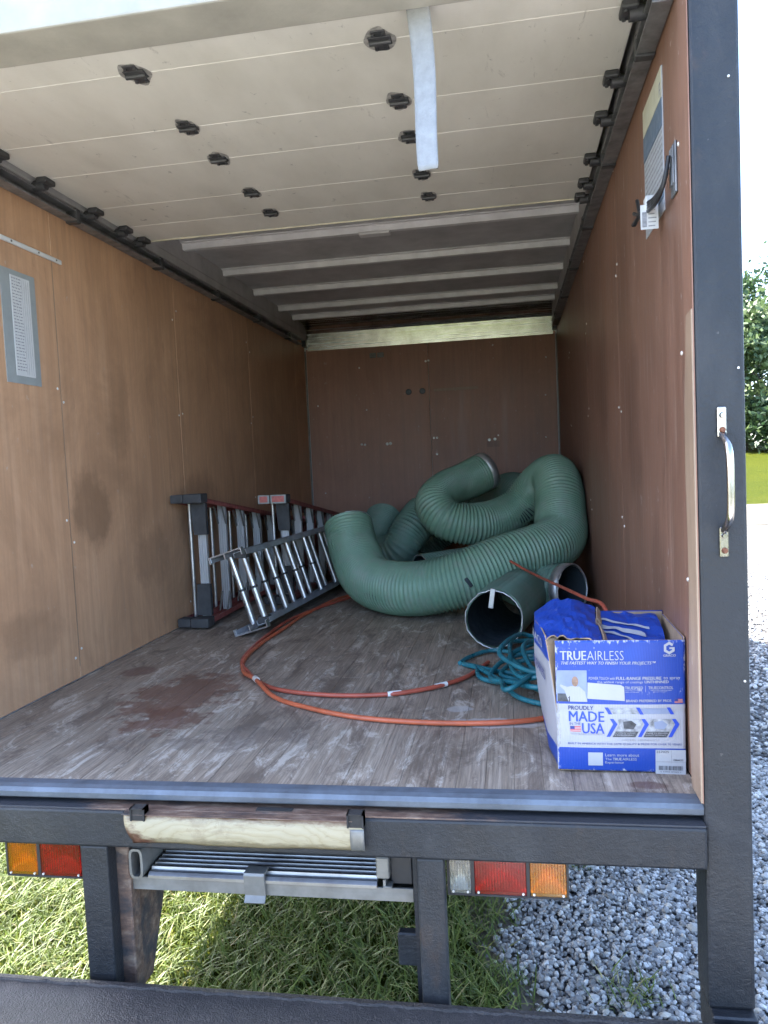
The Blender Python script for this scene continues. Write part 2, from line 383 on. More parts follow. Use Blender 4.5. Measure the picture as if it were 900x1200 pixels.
# ------------------------------------------------------------------ ground
GZ = -0.92
def hgt(x, y):
    d = max(0.0, y-24.0)
    r = 2.25*(1-math.exp(-(d/26.0)**2)) if d > 0 else 0.0
    return GZ+r*min(1, max(0, (x+40)/40)) if d > 0 else GZ
def ground():
    t = NT('lawn'); p = t.pos(); a = t.noise(p, .35, 8, .6); b = t.noise(p, 9, 8, .7); c = t.noise(p, 120, 4, .6)
    col = t.ramp(b, [(.28, (.018, .028, .002)), (.5, (.036, .046, .003)), (.74, (.054, .062, .004))])
    col = t.mix(t.ramp(a, [(.4, 0), (.7, .5)]), col, (.056, .060, .004))
    t.set(col, .95); t.b.inputs['Specular IOR Level'].default_value = .05; t.bump(c, .8, .03); return t.m
M['lawn'] = ground()
xs = sorted(set([-900, -400, -150, -60, -30, -15] + list(range(-8, 13, 2)) + list(range(14, 60, 4)) + [80, 150, 400, 900]))
ys = sorted(set([-900, -300, -100, -40, -20] + list(range(-12, 24, 2)) + list(range(24, 100, 3)) + [120, 180, 300, 600, 1200]))
gm = MB(); gm.v = [(x, y, hgt(x, y)) for y in ys for x in xs]; nx = len(xs)
for j in range(len(ys)-1):
    for i in range(nx-1):
        a = j*nx+i; gm.f.append((a, a+1, a+nx+1, a+nx)); gm.mi.append(0); gm.sm.append(True)
tag(gm.build('lawn_ground', M['lawn']), kind='structure')

def gravel_bed(k=1.0):
    t = NT('gravel_bed'); p = t.pos(); v = t.n('TexVoronoi'); v.inputs['Scale'].default_value = 42; t.l(p, v.inputs['Vector'])
    hs = t.n('SeparateColor'); t.l(v.outputs['Color'], hs.inputs[0])
    col = t.ramp(hs.outputs[0], [(.0, (.22*k, .215*k, .21*k)), (.5, (.36*k, .35*k, .34*k)), (1, (.5*k, .49*k, .47*k))])
    col = t.mix(t.ramp(v.outputs['Distance'], [(.45, 0), (.9, .6)]), col, (.08, .075, .07))
    t.set(col, .95); t.b.inputs['Specular IOR Level'].default_value = .1; t.bump(t.math('SUBTRACT', 1.0, v.outputs['Distance']), .9, .02); return t.m
M['gravel_bed'] = gravel_bed(); M['gravel_yard'] = gravel_bed(.34)
def gedge(y):          # grass / gravel border: beside the truck, then swung left behind it to bounce light
    e = 1.76+.05*math.sin(y*5.1)+.035*math.sin(y*13.7+1)
    if y < -1.2: e -= 10.5*(1-math.exp(-((-1.2-y)/1.6)**2))
    return e
g = MB(); yy = [-7.6+.15*i for i in range(162)]
prof = [(gedge(y), y) for y in yy]+[(13.5, yy[-1]), (13.5, yy[0])]
n = len(yy)
for nm_, ya, mt_ in (('gravel_yard', [y for y in yy if y > -1.02], 'gravel_yard'), ('unseen_bounce_gravel', [y for y in yy if y < -.95], 'gravel_bed')):  # second strip: unseen pale gravel added behind to bounce sunlight into the truck
    g = MB(); k_ = len(ya); g.v = [(gedge(y), y, GZ+.004) for y in ya]+[(13.5, y, GZ+.004) for y in ya]
    for i in range(k_-1): g.f.append((i, k_+i, k_+i+1, i+1)); g.mi.append(0); g.sm.append(False)
    tag(g.build(nm_, M[mt_]), kind='structure')
# dirt fringe between grass and gravel
M['dirt'] = plain('bare_soil', (.14, .115, .09), .95, 0, .4, 20, .8, 60)
g = MB(); g.v = [(gedge(y)-.10-.05*math.sin(y*7.7), y, GZ+.002) for y in yy]+[(gedge(y)+.09+.05*math.sin(y*9), y, GZ+.008) for y in yy]
for i in range(n-1): g.f.append((i, n+i, n+i+1, i+1)); g.mi.append(0); g.sm.append(False)
tag(g.build('soil_strip', M['dirt']), kind='structure')
M['drive'] = plain('pale_drive', (.13, .118, .10), .95, 0, .12, 3, .3, 40)
g = MB(); g.box((-30, 16.6, GZ-.1), (60, 23.4, GZ+.012)); tag(g.build('driveway', M['drive']), kind='structure')
M['drive'].node_tree.nodes['Principled BSDF'].inputs['Specular IOR Level'].default_value = .05

# loose gravel stones
ico = bmesh.new(); bmesh.ops.create_icosphere(ico, subdivisions=1, radius=1); ico.verts.index_update()
IV = np.array([v.co[:] for v in ico.verts]); IF = np.array([[v.index for v in f.verts] for f in ico.faces]); ico.free()
def scatter_stones(name, P, size, mat):
    n = len(P); sc = size[:, None]*rng.uniform(.62, 1.3, (n, 3)); sc[:, 2] *= .72
    V = IV[None]*sc[:, None, :]*rng.uniform(.78, 1.18, (n, 12, 1))
    a = rng.uniform(0, 2*np.pi, n); b = rng.normal(0, .45, n); ca, sa, cb, sb = np.cos(a), np.sin(a), np.cos(b), np.sin(b)
    x, y, z = V[..., 0].copy(), V[..., 1].copy(), V[..., 2].copy()
    y2 = y*cb[:, None]-z*sb[:, None]; z2 = y*sb[:, None]+z*cb[:, None]
    x3 = x*ca[:, None]-y2*sa[:, None]; y3 = x*sa[:, None]+y2*ca[:, None]
    V = np.stack([x3, y3, z2], -1)+P[:, None, :]
    F = (IF[None]+(np.arange(n)*12)[:, None, None]).reshape(-1, 3); return npmesh(name, V.reshape(-1, 3), F, mat)
def npmesh(name, V, F, mat, smooth=False):
    me = bpy.data.meshes.new(name); k = F.shape[1]
    me.vertices.add(len(V)); me.vertices.foreach_set('co', V.astype(np.float32).ravel())
    me.loops.add(F.size); me.loops.foreach_set('vertex_index', F.astype(np.int32).ravel())
    me.polygons.add(len(F)); me.polygons.foreach_set('loop_start', np.arange(0, F.size, k, dtype=np.int32))
    me.update(calc_edges=True); me.materials.append(mat)
    if not smooth: me.polygons.foreach_set('use_smooth', np.zeros(len(F), bool))
    return link(name, me)
def stone_mat():
    t = NT('limestone_gravel'); r = t.n('NewGeometry').outputs['Random Per Island']
    col = t.ramp(r, [(.0, (.11, .106, .10)), (.3, (.23, .22, .205)), (.65, (.38, .365, .34)), (.92, (.60, .58, .545)), (1, (.40, .35, .28))])
    col = t.mix(t.ramp(t.noise(t.pos(), 150, 4), [(.35, .0), (.75, .4)]), col, (.16, .16, .17))
    t.set(col, .75); return t.m
M['stone'] = stone_mat()
n1 = 42000; P1 = np.stack([rng.uniform(1.6, 3.4, n1), rng.uniform(-.4, 2.6, n1), np.zeros(n1)], 1); s1 = rng.gamma(6, .0010, n1)+.003
n2 = 50000; u = rng.uniform(0, 1, n2)**.7; P2 = np.stack([rng.uniform(2.2, 6.6, n2), -1.0+10.5*u, np.zeros(n2)], 1); s2 = rng.gamma(7, .00125, n2)+.004
P = np.concatenate([P1, P2]); sz = np.concatenate([s1, s2])
keep = P[:, 0] > np.array([gedge(y) for y in P[:, 1]])+rng.normal(.03, .035, len(P)); P, sz = P[keep], sz[keep]
P[:, 2] = GZ+.006+sz*.35+rng.uniform(0, .008, len(P))
tag(scatter_stones('loose_gravel', P, sz, M['stone']), 'grey crushed limestone gravel beside the grass', 'gravel', kind='stuff')

# grass blades
def blades(name, P, hmin, hmax, wid, mat, seed):
    r = np.random.default_rng(seed); n = len(P); a = r.uniform(0, 2*np.pi, n); h = r.uniform(hmin, hmax, n)*r.uniform(.6, 1.1, n); w = wid*r.uniform(.6, 1.3, n)
    lean = r.uniform(.25, 1.25, n)*h; dx, dy = np.cos(a), np.sin(a); px, py = -dy, dx; V = np.zeros((n, 7, 3)); tw = r.normal(0, .35, n)
    for k, (t, ww) in enumerate(((0, 1), (.4, .9), (.75, .6))):
        cx = P[:, 0]+dx*lean*t**1.8+px*tw*h*t; cyy = P[:, 1]+dy*lean*t**1.8+py*tw*h*t; cz = P[:, 2]+h*(t-.32*t*t)
        V[:, 2*k] = np.stack([cx-px*w*ww/2, cyy-py*w*ww/2, cz], 1); V[:, 2*k+1] = np.stack([cx+px*w*ww/2, cyy+py*w*ww/2, cz], 1)
    V[:, 6] = np.stack([P[:, 0]+dx*lean+px*tw*h, P[:, 1]+dy*lean+py*tw*h, P[:, 2]+h*.68], 1)
    b = np.array([[0, 1, 3], [0, 3, 2], [2, 3, 5], [2, 5, 4], [4, 5, 6]]); F = (b[None]+(np.arange(n)*7)[:, None, None]).reshape(-1, 3)
    return npmesh(name, V.reshape(-1, 3), F, mat, True)
def grass_mat():
    t = NT('grass_blades'); r = t.n('NewGeometry').outputs['Random Per Island']
    col = t.ramp(r, [(.0, (.055, .085, .014)), (.45, (.105, .15, .026)), (.8, (.155, .20, .04)), (.95, (.22, .23, .07)), (1, (.36, .30, .15))])
    t.set(col, .55); tr = t.n('BsdfTranslucent'); t.l(col, tr.inputs[0]); ms = t.n('MixShader'); ms.inputs[0].default_value = .35
    t.l(t.b.outputs[0], ms.inputs[1]); t.l(tr.outputs[0], ms.inputs[2]); t.l(ms.outputs[0], t.out.inputs[0]); return t.m
M['grass'] = grass_mat()
n1, n2 = 46000, 42000
P1 = np.stack([rng.uniform(-1.3, 1.85, n1), rng.uniform(-.25, 2.3, n1), np.full(n1, GZ-.004)], 1)
P2 = np.stack([rng.uniform(-5, 1.85, n2), rng.uniform(-4.5, 7, n2), np.full(n2, GZ-.004)], 1); P = np.concatenate([P1, P2])
P = P[P[:, 0] < np.array([gedge(y) for y in P[:, 1]])-.02+rng.normal(0, .05, len(P))]
tuft = np.stack([rng.normal(2.15, .045, 80), rng.normal(.54, .04, 80), np.full(80, GZ)], 1)
tuft2 = np.stack([rng.normal(2.06, .03, 60), rng.normal(1.35, .03, 60), np.full(60, GZ)], 1)
tag(blades('grass', np.concatenate([P, tuft, tuft2]), .05, .13, .0055, M['grass'], 5), 'uncut green grass under and beside the truck', 'grass', kind='stuff')

# ------------------------------------------------------------------ trees beyond the lawn
def leafmat(name, lo, hi):
    t = NT(name); r = t.n('NewGeometry').outputs['Random Per Island']; col = t.ramp(r, [(.1, lo), (.9, hi)])
    t.set(col, .6); tr = t.n('BsdfTranslucent'); t.l(col, tr.inputs[0]); ms = t.n('MixShader'); ms.inputs[0].default_value = .3
    t.l(t.b.outputs[0], ms.inputs[1]); t.l(tr.outputs[0], ms.inputs[2]); t.l(ms.outputs[0], t.out.inputs[0]); return t.m
M['leaf'] = leafmat('leaf_mid', (.05, .085, .03), (.12, .17, .07)); M['leaf2'] = leafmat('leaf_dark', (.022, .05, .022), (.06, .105, .04))
M['bark'] = plain('bark', (.10, .08, .065), .9, 0, .4, 6)
def tree(x, y, h, w, mat, seed, label, nleaf=11000):
    r = np.random.default_rng(seed); base = Vector((x, y, hgt(x, y)-.1)); root = empty('broadleaf_tree', base)
    tag(root, label, 'tree', 'trees beyond the lawn')
    tk = MB(); tk.tube([(0, 0, 0), (.1, .05, h*.25), (-.1, .1, h*.5), (.05, 0, h*.8)], lambda t: .3*(1-.8*t)+.02, 9); cl = []
    for i in range(34):
        a = r.uniform(0, 6.28); zz = r.uniform(.1, .97); rr = w*.5*math.sqrt(max(.05, 1-((zz-.48)/.56)**2))*r.uniform(.45, 1.0)
        c = np.array([rr*math.cos(a), rr*math.sin(a), h*zz]); cl.append((c, r.uniform(.10, .2)*w))
        if i % 3 == 0: tk.tube([(0, 0, h*max(.08, zz*.55)), tuple(c*np.array([.5, .5, .88])), tuple(c)], lambda t: .09*(1-t)+.015, 6)
    o = tk.mesh('trunk', M['bark']); o = link('trunk', o, root, base)
    per = nleaf//len(cl); C = np.concatenate([c+r.normal(0, 1, (per, 3))*s*np.array([.62, .62, .5]) for c, s in cl]); n = len(C)
    d = r.normal(0, 1, (n, 3)); d /= np.linalg.norm(d, axis=1)[:, None]; e = np.cross(d, r.normal(0, 1, (n, 3))); e /= np.linalg.norm(e, axis=1)[:, None]
    s = r.uniform(.14, .30, n)[:, None]; V = np.stack([C-d*s, C+e*s*.55, C+d*s, C-e*s*.55], 1).reshape(-1, 3)+np.array(base)[None]
    o = npmesh('crown', V, np.arange(4*n).reshape(-1, 4), mat); o.parent = root; o.location = -base
for i, (x, y, h, w, mm, lb) in enumerate([
    (17.2, 53, 9.2, 8.0, 'leaf', 'bushy pale green tree just right of the truck post'),
    (21.5, 60, 13.2, 8.5, 'leaf2', 'tall dark green tree rising behind the pale bushy tree'),
    (14.8, 62, 10.8, 8.0, 'leaf2', 'dark tree mostly hidden behind the truck post'),
    (25.5, 55, 10.5, 9.0, 'leaf', 'mid green tree beyond the lawn, farthest right'),
    (19.6, 48.5, 3.4, 5.5, 'leaf2', 'low dark green shrubby tree at the lawn edge')]):
    tree(x, y, h, w, M[mm], 40+i, lb)

# ------------------------------------------------------------------ the box truck
W, L, RZ = 2.25, 4.98, 2.14
T = empty('box_truck', (1.125, 2.5, GZ))
tag(T, 'open box truck with plywood lined cargo body, black rear frame and rolled-up door', 'truck')

# floor: dark sub-floor, each board its own piece
floor = MB().box((-.03, -.005, -.10), (W+.03, L, -.022)).build('floor', M['gapdark'], T)
NP = 30; pw = W/NP
for i in range(NP):
    cuts = [0.012]; c = random.uniform(.9, 3.2)
    while c < L-.5: cuts.append(c); c += random.uniform(1.6, 2.8)
    cuts.append(L-.02)
    for a, b in zip(cuts, cuts[1:]):
        x0, x1 = i*pw+.0003, (i+1)*pw-.0003; zt = random.uniform(-.0012, .0)
        cx, cyy = (x0+x1)/2, (a+b)/2
        MB().box((x0-cx, a+.001-cyy, -.021), (x1-cx, b-.001-cyy, zt), ch=.0007).build('plank', M['plank'], floor, (cx, cyy, 0))

# side walls, each plywood sheet its own piece
def wall(name, xin, sgn, mat, seams, top):
    w = MB().box((min(xin+sgn*.014, xin+sgn*.10), .03, -.12), (max(xin+sgn*.014, xin+sgn*.10), L+.05, RZ+.03)).build(name, M['skin'], T)
    for a, b in zip(seams, seams[1:]):
        MB().box((min(xin, xin+sgn*.012), a+.002, .002), (max(xin, xin+sgn*.012), b-.002, top), ch=.0015).build('plywood_sheet', mat, w)
    return w
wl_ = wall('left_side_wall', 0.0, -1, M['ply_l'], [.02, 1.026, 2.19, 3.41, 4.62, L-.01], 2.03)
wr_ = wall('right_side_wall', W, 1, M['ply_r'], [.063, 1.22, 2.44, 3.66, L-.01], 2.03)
# pale raw edge strip of the right lining next to the post
rs = MB(); pr_ = [(-.046, .004)]+[(.05+.012*math.sin(z*9)-.055*max(0, z-.55), z) for z in [.004+.05*k for k in range(24)]]+[(-.046, 1.16)]
rs.prism(pr_, 'x', 2.2368, 2.2402); rs.build('raw_edge_strip', M['raw_edge'], wr_)
MB().box((2.2404, -.046, .003), (2.2428, .0445, 1.98)).build('edge_lining', M['ply_r'], wr_)
# seam battens on the left wall
MB().box((0, 1.0245, .05), (.0015, 1.0275, 1.75)).build('seam_strip', M['raw_edge'], wl_)
# front wall
fw = MB().box((-.06, L+.014, -.1), (W+.06, L+.08, RZ+.03)).build('front_wall', M['skin'], T)
for a, b in ((.012, 1.125), (1.125, W-.012)):
    MB().box((a+.0015, L, .002), (b-.0015, L+.012, 1.915 if a < 1 else 1.925), ch=.0015).build('plywood_sheet', M['ply_f'], fw)
for x in (.004, W-.004):
    MB().box((x-.007, L-.012, .002), (x+.007, L+.002, 1.90), ch=.002).build('corner_trim', M['galv'], fw)
def screws(pts, r=.011):
    me = MB().cyl((0, 0, 0), (0, -.006, 0), r, r*.6, 8).mesh('screw', M['screw'])
    for x, z in pts: link('screw', me, fw, (x, L, z))
screws([(.725, 1.024), (.755, 1.026), (1.64, 1.015), (1.69, 1.018)], .015)
screws([(.49, 1.03), (.52, 1.026), (1.15, 1.056), (1.178, 1.056), (1.105, 1.74), (1.13, 1.744), (1.172, .911)], .011)
screws([(1.181, .72), (2.154, 1.704), (2.14, 1.38), (2.132, 1.014), (1.72, 1.05), (.10, 1.40), (.13, .6), (.5, 1.72), (1.70, 1.84), (1.76, .70), (.55, 1.34)], .008)
MB().box((1.167, L-.006, 1.468), (1.56, L, 1.492), ch=.002).build('white_strip', M['raw_edge'], fw)
for x0, x1 in ((.60, .66), (.67, .73)): MB().box((x0, L-.008, 1.80), (x1, L, 1.845), ch=.004).build('clip_plate', M['galv'], fw)
for x in (.94, 1.065): MB().cyl((x, L, 1.478), (x, L-.004, 1.478), .028, .02, 10).build('plugged_hole', M['grease'], fw)
MB().box((1.62, L-.003, .95), (1.73, L, 1.0)).build('patch_plate', M['ply_r'], fw)
# bent bright metal sheet above the front lining
prof = [(L-.003, 1.90), (L-.0265, 2.05), (L-.044, 2.08), (L-.08, 2.105), (L-.15, 2.125), (L-.28, 2.133)]
fm = MB()
fm.grid(lambda u, v: (lambda k, f: (.03+u*(W-.06), prof[k][0]*(1-f)+prof[k+1][0]*f, prof[k][1]*(1-f)+prof[k+1][1]*f))(min(4, int(v*5+1e-6)), v*5-min(4, int(v*5+1e-6))), 24, 20, smooth=False)
fo = fm.build('front_cove_sheet', M['frontmetal'], T); sm = fo.modifiers.new('thick', 'SOLIDIFY'); sm.thickness = .002
for x in (.02, W-.02): MB().box((x-.02, L-.10, 1.93), (x+.02, L-.01, 2.0), ch=.004).build('corner_bracket', M['grease'], T)
# roof and bows
roof = MB().box((-.08, .02, RZ), (W+.08, L+.1, RZ+.03)).build('roof', M['roof'], T)
for y in (.5, 1.1, 1.69, 2.30, 2.92, 3.52, 4.12, 4.52):
    b = MB(); b.prism([(y-.045, RZ-.001), (y-.045, RZ-.006), (y-.024, RZ-.008), (y-.018, RZ-.04), (y+.018, RZ-.04), (y+.024, RZ-.008), (y+.045, RZ-.006), (y+.045, RZ-.001)], 'x', .03, W-.03)
    b.build('roof_bow', M['bow'], roof)
MB().box((1.05, 2.27, 2.085), (1.22, 2.33, 2.099), ch=.003).build('splice_plate', M['bow'], roof)
for x0, x1 in ((-.012, .035), (W-.035, W+.012)): MB().box((x0, .1, 2.035), (x1, L, RZ), ch=.003).build('top_rail', M['roof'], roof)
# header and rolled-up door
MB().box((-.10, -.05, 1.985), (W+.11, .105, RZ+.05), ch=.006).build('rear_header', M['header'], T)
door = empty('overhead_door', (1.1, 1.0, 2.0)); door.parent = T; door.location = Vector((1.1, 1.0, 2.0))-Vector(T.location)
DY = [.108, .247, .612, .89, 1.256, 1.52, 1.75]
for a, b in zip(DY, DY[1:]):
    MB().box((.055, a+.0015, 2.0), (W-.062, b-.0015, 2.02), ch=.0015).build('door_panel', M['door'], door)
MB().box((.055, 1.7505, 1.996), (W-.062, 1.757, 2.022), ch=.001).build('top_seal', M['seam'], door)
def hinge_mesh(s):
    h = MB(); h.box((-.020, -.050, -.004), (.020, .050, 0), ch=.0015); h.cyl((-.030, 0, -.007), (.030, 0, -.007), .008, n=10)
    h.box((-.032, -.022, -.005), (.032, .022, 0), ch=.002)
    for yy in (-.035, .035):
        for xx in (-.014, .014): h.cyl((xx, yy, 0), (xx, yy, -.009), .006, n=6)
    return h.mesh('hinge', M['grease'])
hm = hinge_mesh(1)
def smear(seed):
    r2 = random.Random(seed); n_ = 26; ph = [r2.uniform(0, 6.28) for _ in range(4)]
    pts_ = [(.040*(1+.14*math.sin(2*a+ph[0])+.08*math.sin(4*a+ph[1]))*math.cos(a), .062*(1+.12*math.sin(3*a+ph[3])+.06*math.sin(5*a+ph[0]))*math.sin(a), -.0006) for a in [2*math.pi*k/n_ for k in range(n_)]]
    m_ = MB(); m_.add(pts_, [tuple(range(n_))]); return m_.mesh('grease_smear', M['smear'])
for x in (.79, 1.508):
    for y in DY[1:6]:
        link('hinge', hm, door, (x, y, 2.0)); link('grease_smear', smear(int(x*100+y*1000)), door, (x, y, 2.0))
rb = MB(); rb.box((-.022, -.034, -.022), (.022, .034, 0), ch=.006); rb.cyl((.0, 0, -.022), (.05, 0, -.022), .02, n=12); rb.cyl((-.01, .02, -.022), (-.01, .02, -.028), .006, n=6); rb.cyl((-.01, -.02, -.022), (-.01, -.02, -.028), .006, n=6)
rbm = rb.mesh('roller_bracket', M['grease'])
rl = MB(); rl.box((-.022, -.034, -.022), (.022, .034, 0), ch=.006); rl.cyl((.0, 0, -.022), (-.05, 0, -.022), .02, n=12); rlm = rl.mesh('roller_bracket', M['grease'])
for y in DY[1:6]+[1.70]: link('roller_bracket', rbm, door, (W-.085, y, 2.0)); link('roller_bracket', rlm, door, (.085, y, 2.0))
# pull strap hanging from the door edge
st = MB()
def strap(u, v):
    z = 2.0-.425*v; w = .030*(1-.12*v); x = 1.628+.018*v+.004*math.sin(v*5)
    return (x+(u-.5)*2*w*(.92 if v > .97 else 1), .105+.012*math.sin(v*4.2)-.02*v+(.003*math.cos(u*3.1)), z)
st.grid(strap, 6, 30); so = st.build('pull_strap', M['strap'], door); so.modifiers.new('thick', 'SOLIDIFY').thickness = .004
# tracks
for sx, x0, x1 in ((1, W-.052, W-.002), (-1, .002, .052)):
    t = MB(); t.box((x0, .11, 1.925), (x1, 4.72, 1.931), ch=.001); t.box((x0, .11, 1.965), (x1, 4.72, 1.971), ch=.001)
    xo = x1 if sx > 0 else x0; t.box((min(xo, xo-sx*.005), .11, 1.931), (max(xo, xo-sx*.005), 4.72, 1.965)); t.build('door_track', M['track'], T)
    t = MB(); t.box((x0+.012 if sx > 0 else x0, .11, 1.985), (x1 if sx > 0 else x1-.012, L-.06, 2.033), ch=.004); t.build('wall_cap_rail', M['roof'], T)
    for y in (.35, 1.15, 1.95, 2.75, 3.55, 4.35): MB().box((x0-.002, y, 1.918), (x1+.001, y+.035, 1.978), ch=.003).build('track_hanger', M['grease'], T)

# rear frame: posts, sill, beam, lower posts
for x0, x1, nm in ((2.243, 2.350, 'rear_post'), (-.115, -.002, 'rear_post')):
    MB().box((x0, -.05, -.50), (x1, .062, RZ+.04), ch=.008).build(nm, M['black'], T)
MB().prism([(-.03, -.034), (-.042, -.026), (-.044, -.012), (-.036, -.002), (-.02, .0025), (.0105, .0025), (.0105, -.034)], 'x', -.002, 2.243).build('rear_sill', M['sillmetal'], T)
beam = MB().box((-.003, -.072, -.148), (2.2435, -.002, -.046), ch=.007).build('rear_beam', M['black'], T)
MB().box((.0, -.066, -.0475), (2.2425, -.01, -.0425), ch=.001).build('beam_ledge', M['ledge'], T)
for x0, x1 in ((.637, .716), (1.552, 1.620)):
    MB().box((x0, -.066, -.61), (x1, -.02, -.1485), ch=.005).build('support_post', M['black'], T)
MB().prism([(.03, -.149), (.03, -.61), (.10, -.61), (.30, -.22), (.30, -.149)], 'x', .728, .737).build('gusset_plate', M['ledge'], T)
g = MB(); g.prism([(-.018, -.149), (.24, -.149), (.17, -.36), (.02, -.60), (-.018, -.60)], 'x', 1.535, 1.548); g.build('gusset_plate', M['black'], T)
MB().box((.70, -.019, -.61), (.75, .03, -.149), ch=.004).build('post_web', M['ledge'], T)
MB().box((1.48, .02, -.49), (1.535, .05, -.40), ch=.004).build('gusset_tab', M['black'], T)
# cross members under the floor
for y in (.5, 1.4, 2.3, 3.2, 4.1): MB().box((.0, y-.03, -.20), (W, y+.03, -.101), ch=.004).build('cross_member', M['black'], T)
for x in (.72, 1.53): MB().box((x-.035, .62, -.42), (x+.035, 7.4, -.201), ch=.006).build('chassis_rail', M['black'], T)

# cream plate, slots with their inner shade put into dark colour
cp = MB()
def cplate(u, v):
    a = (v-.5)*1.9; x = .783+u*(1.426-.783); x += (.03*(1-v)**2 if u < .02 else 0)
    return (x, -.074-.020*math.cos(a)-.004*math.sin(u*23)*.3, -.0855+.0385*math.sin(a)/math.sin(.95)+.002*math.sin(u*9))
cp.grid(cplate, 60, 12); co = cp.build('cream_bent_plate', M['cream'], T); co.modifiers.new('thick', 'SOLIDIFY').thickness = .003
ce = MB(); ce.grid(lambda u, v: (1.392+u*.036, cplate(1, v*.72)[1]-.003, cplate(1, v*.72)[2]), 4, 10); co = ce.build('scraped_plate_end', M['galv'], T); co.modifiers.new('t', 'SOLIDIFY').thickness = .002
for x0, x1, z0, z1, y in ((.806, .846, -.060, -.026, -.0985), (1.386, 1.428, -.060, -.024, -.0985)):
    s_ = MB()
    for a in ((x0, y, z0), (x1-.004, y, z0)): s_.box(a, (a[0]+.004, -.07, z1))
    s_.box((x0, y, z1-.003), (x1, -.07, z1)); s_.box((x0, y+.004, z0), (x1, -.07, z1-.003)); s_.build('slot_shade', M['gapdark'], T)
MB().box((1.135, -.055, -.0424), (1.232, -.036, -.0405)).build('ledge_slot_shade', M['gapdark'], T)  # dark strip on the ledge stands in for the shade of a slot
MB().box((.7795, -.095, -.046), (1.40, -.066, -.0435), ch=.001).build('plate_hem', M['ledge'], T)

# tail lamps
def lamp(lens_list, z0, z1, parent):
    x0, x1 = lens_list[0][0], lens_list[-1][1]
    e = empty('tail_lamp', ((x0+x1)/2, 0, (z0+z1)/2)); e.location = Vector(e.location)-Vector(T.location); e.parent = T
    h = MB(); h.box((x0-.006, .022, z0-.006), (x1+.006, .075, z1+.006), ch=.004)
    h.box((x0-.006, -.012, z0-.006), (x1+.006, .0215, z0-.0005), ch=.001); h.box((x0-.006, -.012, z1+.0005), (x1+.006, .0215, z1+.006), ch=.001)
    xs_ = [x0-.006]+[p for l in lens_list for p in (l[0], l[1])]+[x1+.006]
    for a, b in zip(xs_[0::2], xs_[1::2]): h.box((a, -.012, z0-.0004), (b-.0004, .0215, z1+.0004))
    h.build('housing', M['blackplastic'], e)
    for a, b, mt in lens_list:
        rf_ = MB(); rf_.grid(lambda u, v: (a+.003+u*(b-a-.006), .0205-.020*(max(abs(u-.5), abs(v-.5))*2)**2.2, z0+.004+v*(z1-z0-.008)), 14, 12); rf_.build('reflector', M['reflector'], e)
        ln = MB(); ln.box((a+.0006, -.014, z0+.0006), (b-.0006, -.008, z1-.0006), ch=.002)
        nf = max(4, int((b-a)/.0075))
        for k in range(nf):        # moulded flutes
            xx = a+.004+(b-a-.008)*(k+.5)/nf; ln.cyl((xx, -.0128, z0+.010), (xx, -.0128, z1-.006), .0018, n=8)
        lo = ln.build('lens', M[mt], e)
        for xx in (a+.009, b-.009): MB().cyl((xx, -.014, z0+.007), (xx, -.0175, z0+.007), .003, n=8).build('screw', M['screw'], lo)
lamp([(1.628, 1.683, 'lens_c'), (1.692, 1.822, 'lens_r'), (1.831, 1.921, 'lens_a')], -.264, -.156, T)
lamp([(.379, .470, 'lens_a'), (.479, .604, 'lens_r'), (.612, .668, 'lens_c')], -.268, -.160, T)

# stowed walk ramp under the beam
rp = empty('walk_ramp', (1.1, .1, -.27)); rp.location = Vector(rp.location)-Vector(T.location); rp.parent = T
r_ = MB(); r_.box((.80, -.004, -.262), (1.435, .62, -.250), ch=.001); r_.prism([(-.012, -.262), (-.012, -.254), (-.004, -.247), (.004, -.247), (.004, -.262)], 'x', .80, 1.437); r_.build('deck', M['alu_x'], rp)
rib = MB().prism([(-.007, 0), (-.0045, .009), (.0045, .009), (.007, 0)], 'x', -.318, .317).mesh('deck_rib', M['alu_x'])
for k in range(17): link('deck_rib', rib, rp, (1.118, .018+k*.022, -.2501))
b_ = MB(); pts = [(-.01+.018*math.cos(a), .0+.036*math.sin(a)) for a in [2*math.pi*i/24 for i in range(24)]]
loop = [(.772+.020*(1 if math.cos(a) > 0 else -1)*abs(math.cos(a))**.5, -.218+.042*(1 if math.sin(a) > 0 else -1)*abs(math.sin(a))**.5) for a in [2*math.pi*i/28 for i in range(28)]]
inner = [(.772+(x-.772)*.66, -.218+(z+.218)*.84) for x, z in loop]
vs = [(x, -.022, z) for x, z in loop]+[(x, -.022, z) for x, z in inner]+[(x, .10, z) for x, z in loop]+[(x, .10, z) for x, z in inner]; N = 28
b_.add(vs, [f for i in range(N) for f in ((i, (i+1) % N, N+(i+1) % N, N+i), (2*N+i, 3*N+i, 3*N+(i+1) % N, 2*N+(i+1) % N), (i, 2*N+i, 2*N+(i+1) % N, (i+1) % N), (N+i, N+(i+1) % N, 3*N+(i+1) % N, 3*N+i))])
b_.build('side_loop', M['galv'], rp)
MB().box((1.437, -.012, -.236), (1.472, .06, -.178), ch=.003).box((1.455, -.016, -.252), (1.462, .02, -.236)).box((1.455, -.018, -.258), (1.478, .01, -.252), ch=.001).build('side_bracket', M['galv'], rp)
MB().box((.705, -.003, -.300), (1.532, .004, -.264), ch=.001).box((.705, .004, -.300), (1.532, .2, -.296)).build('front_lip', M['galv'], rp)
lt = MB(); lt.prism([(-.022, -.238), (-.018, -.232), (.02, -.232), (.02, -.237), (-.014, -.240), (-.010, -.296), (-.024, -.312), (-.028, -.308), (-.016, -.294)], 'x', 1.078, 1.135); lt.build('latch_tab', M['galv'], rp)
MB().box((1.47, .012, -.262), (1.53, .2, -.149), ch=.004).build('dark_guide', M['blackplastic'], rp)

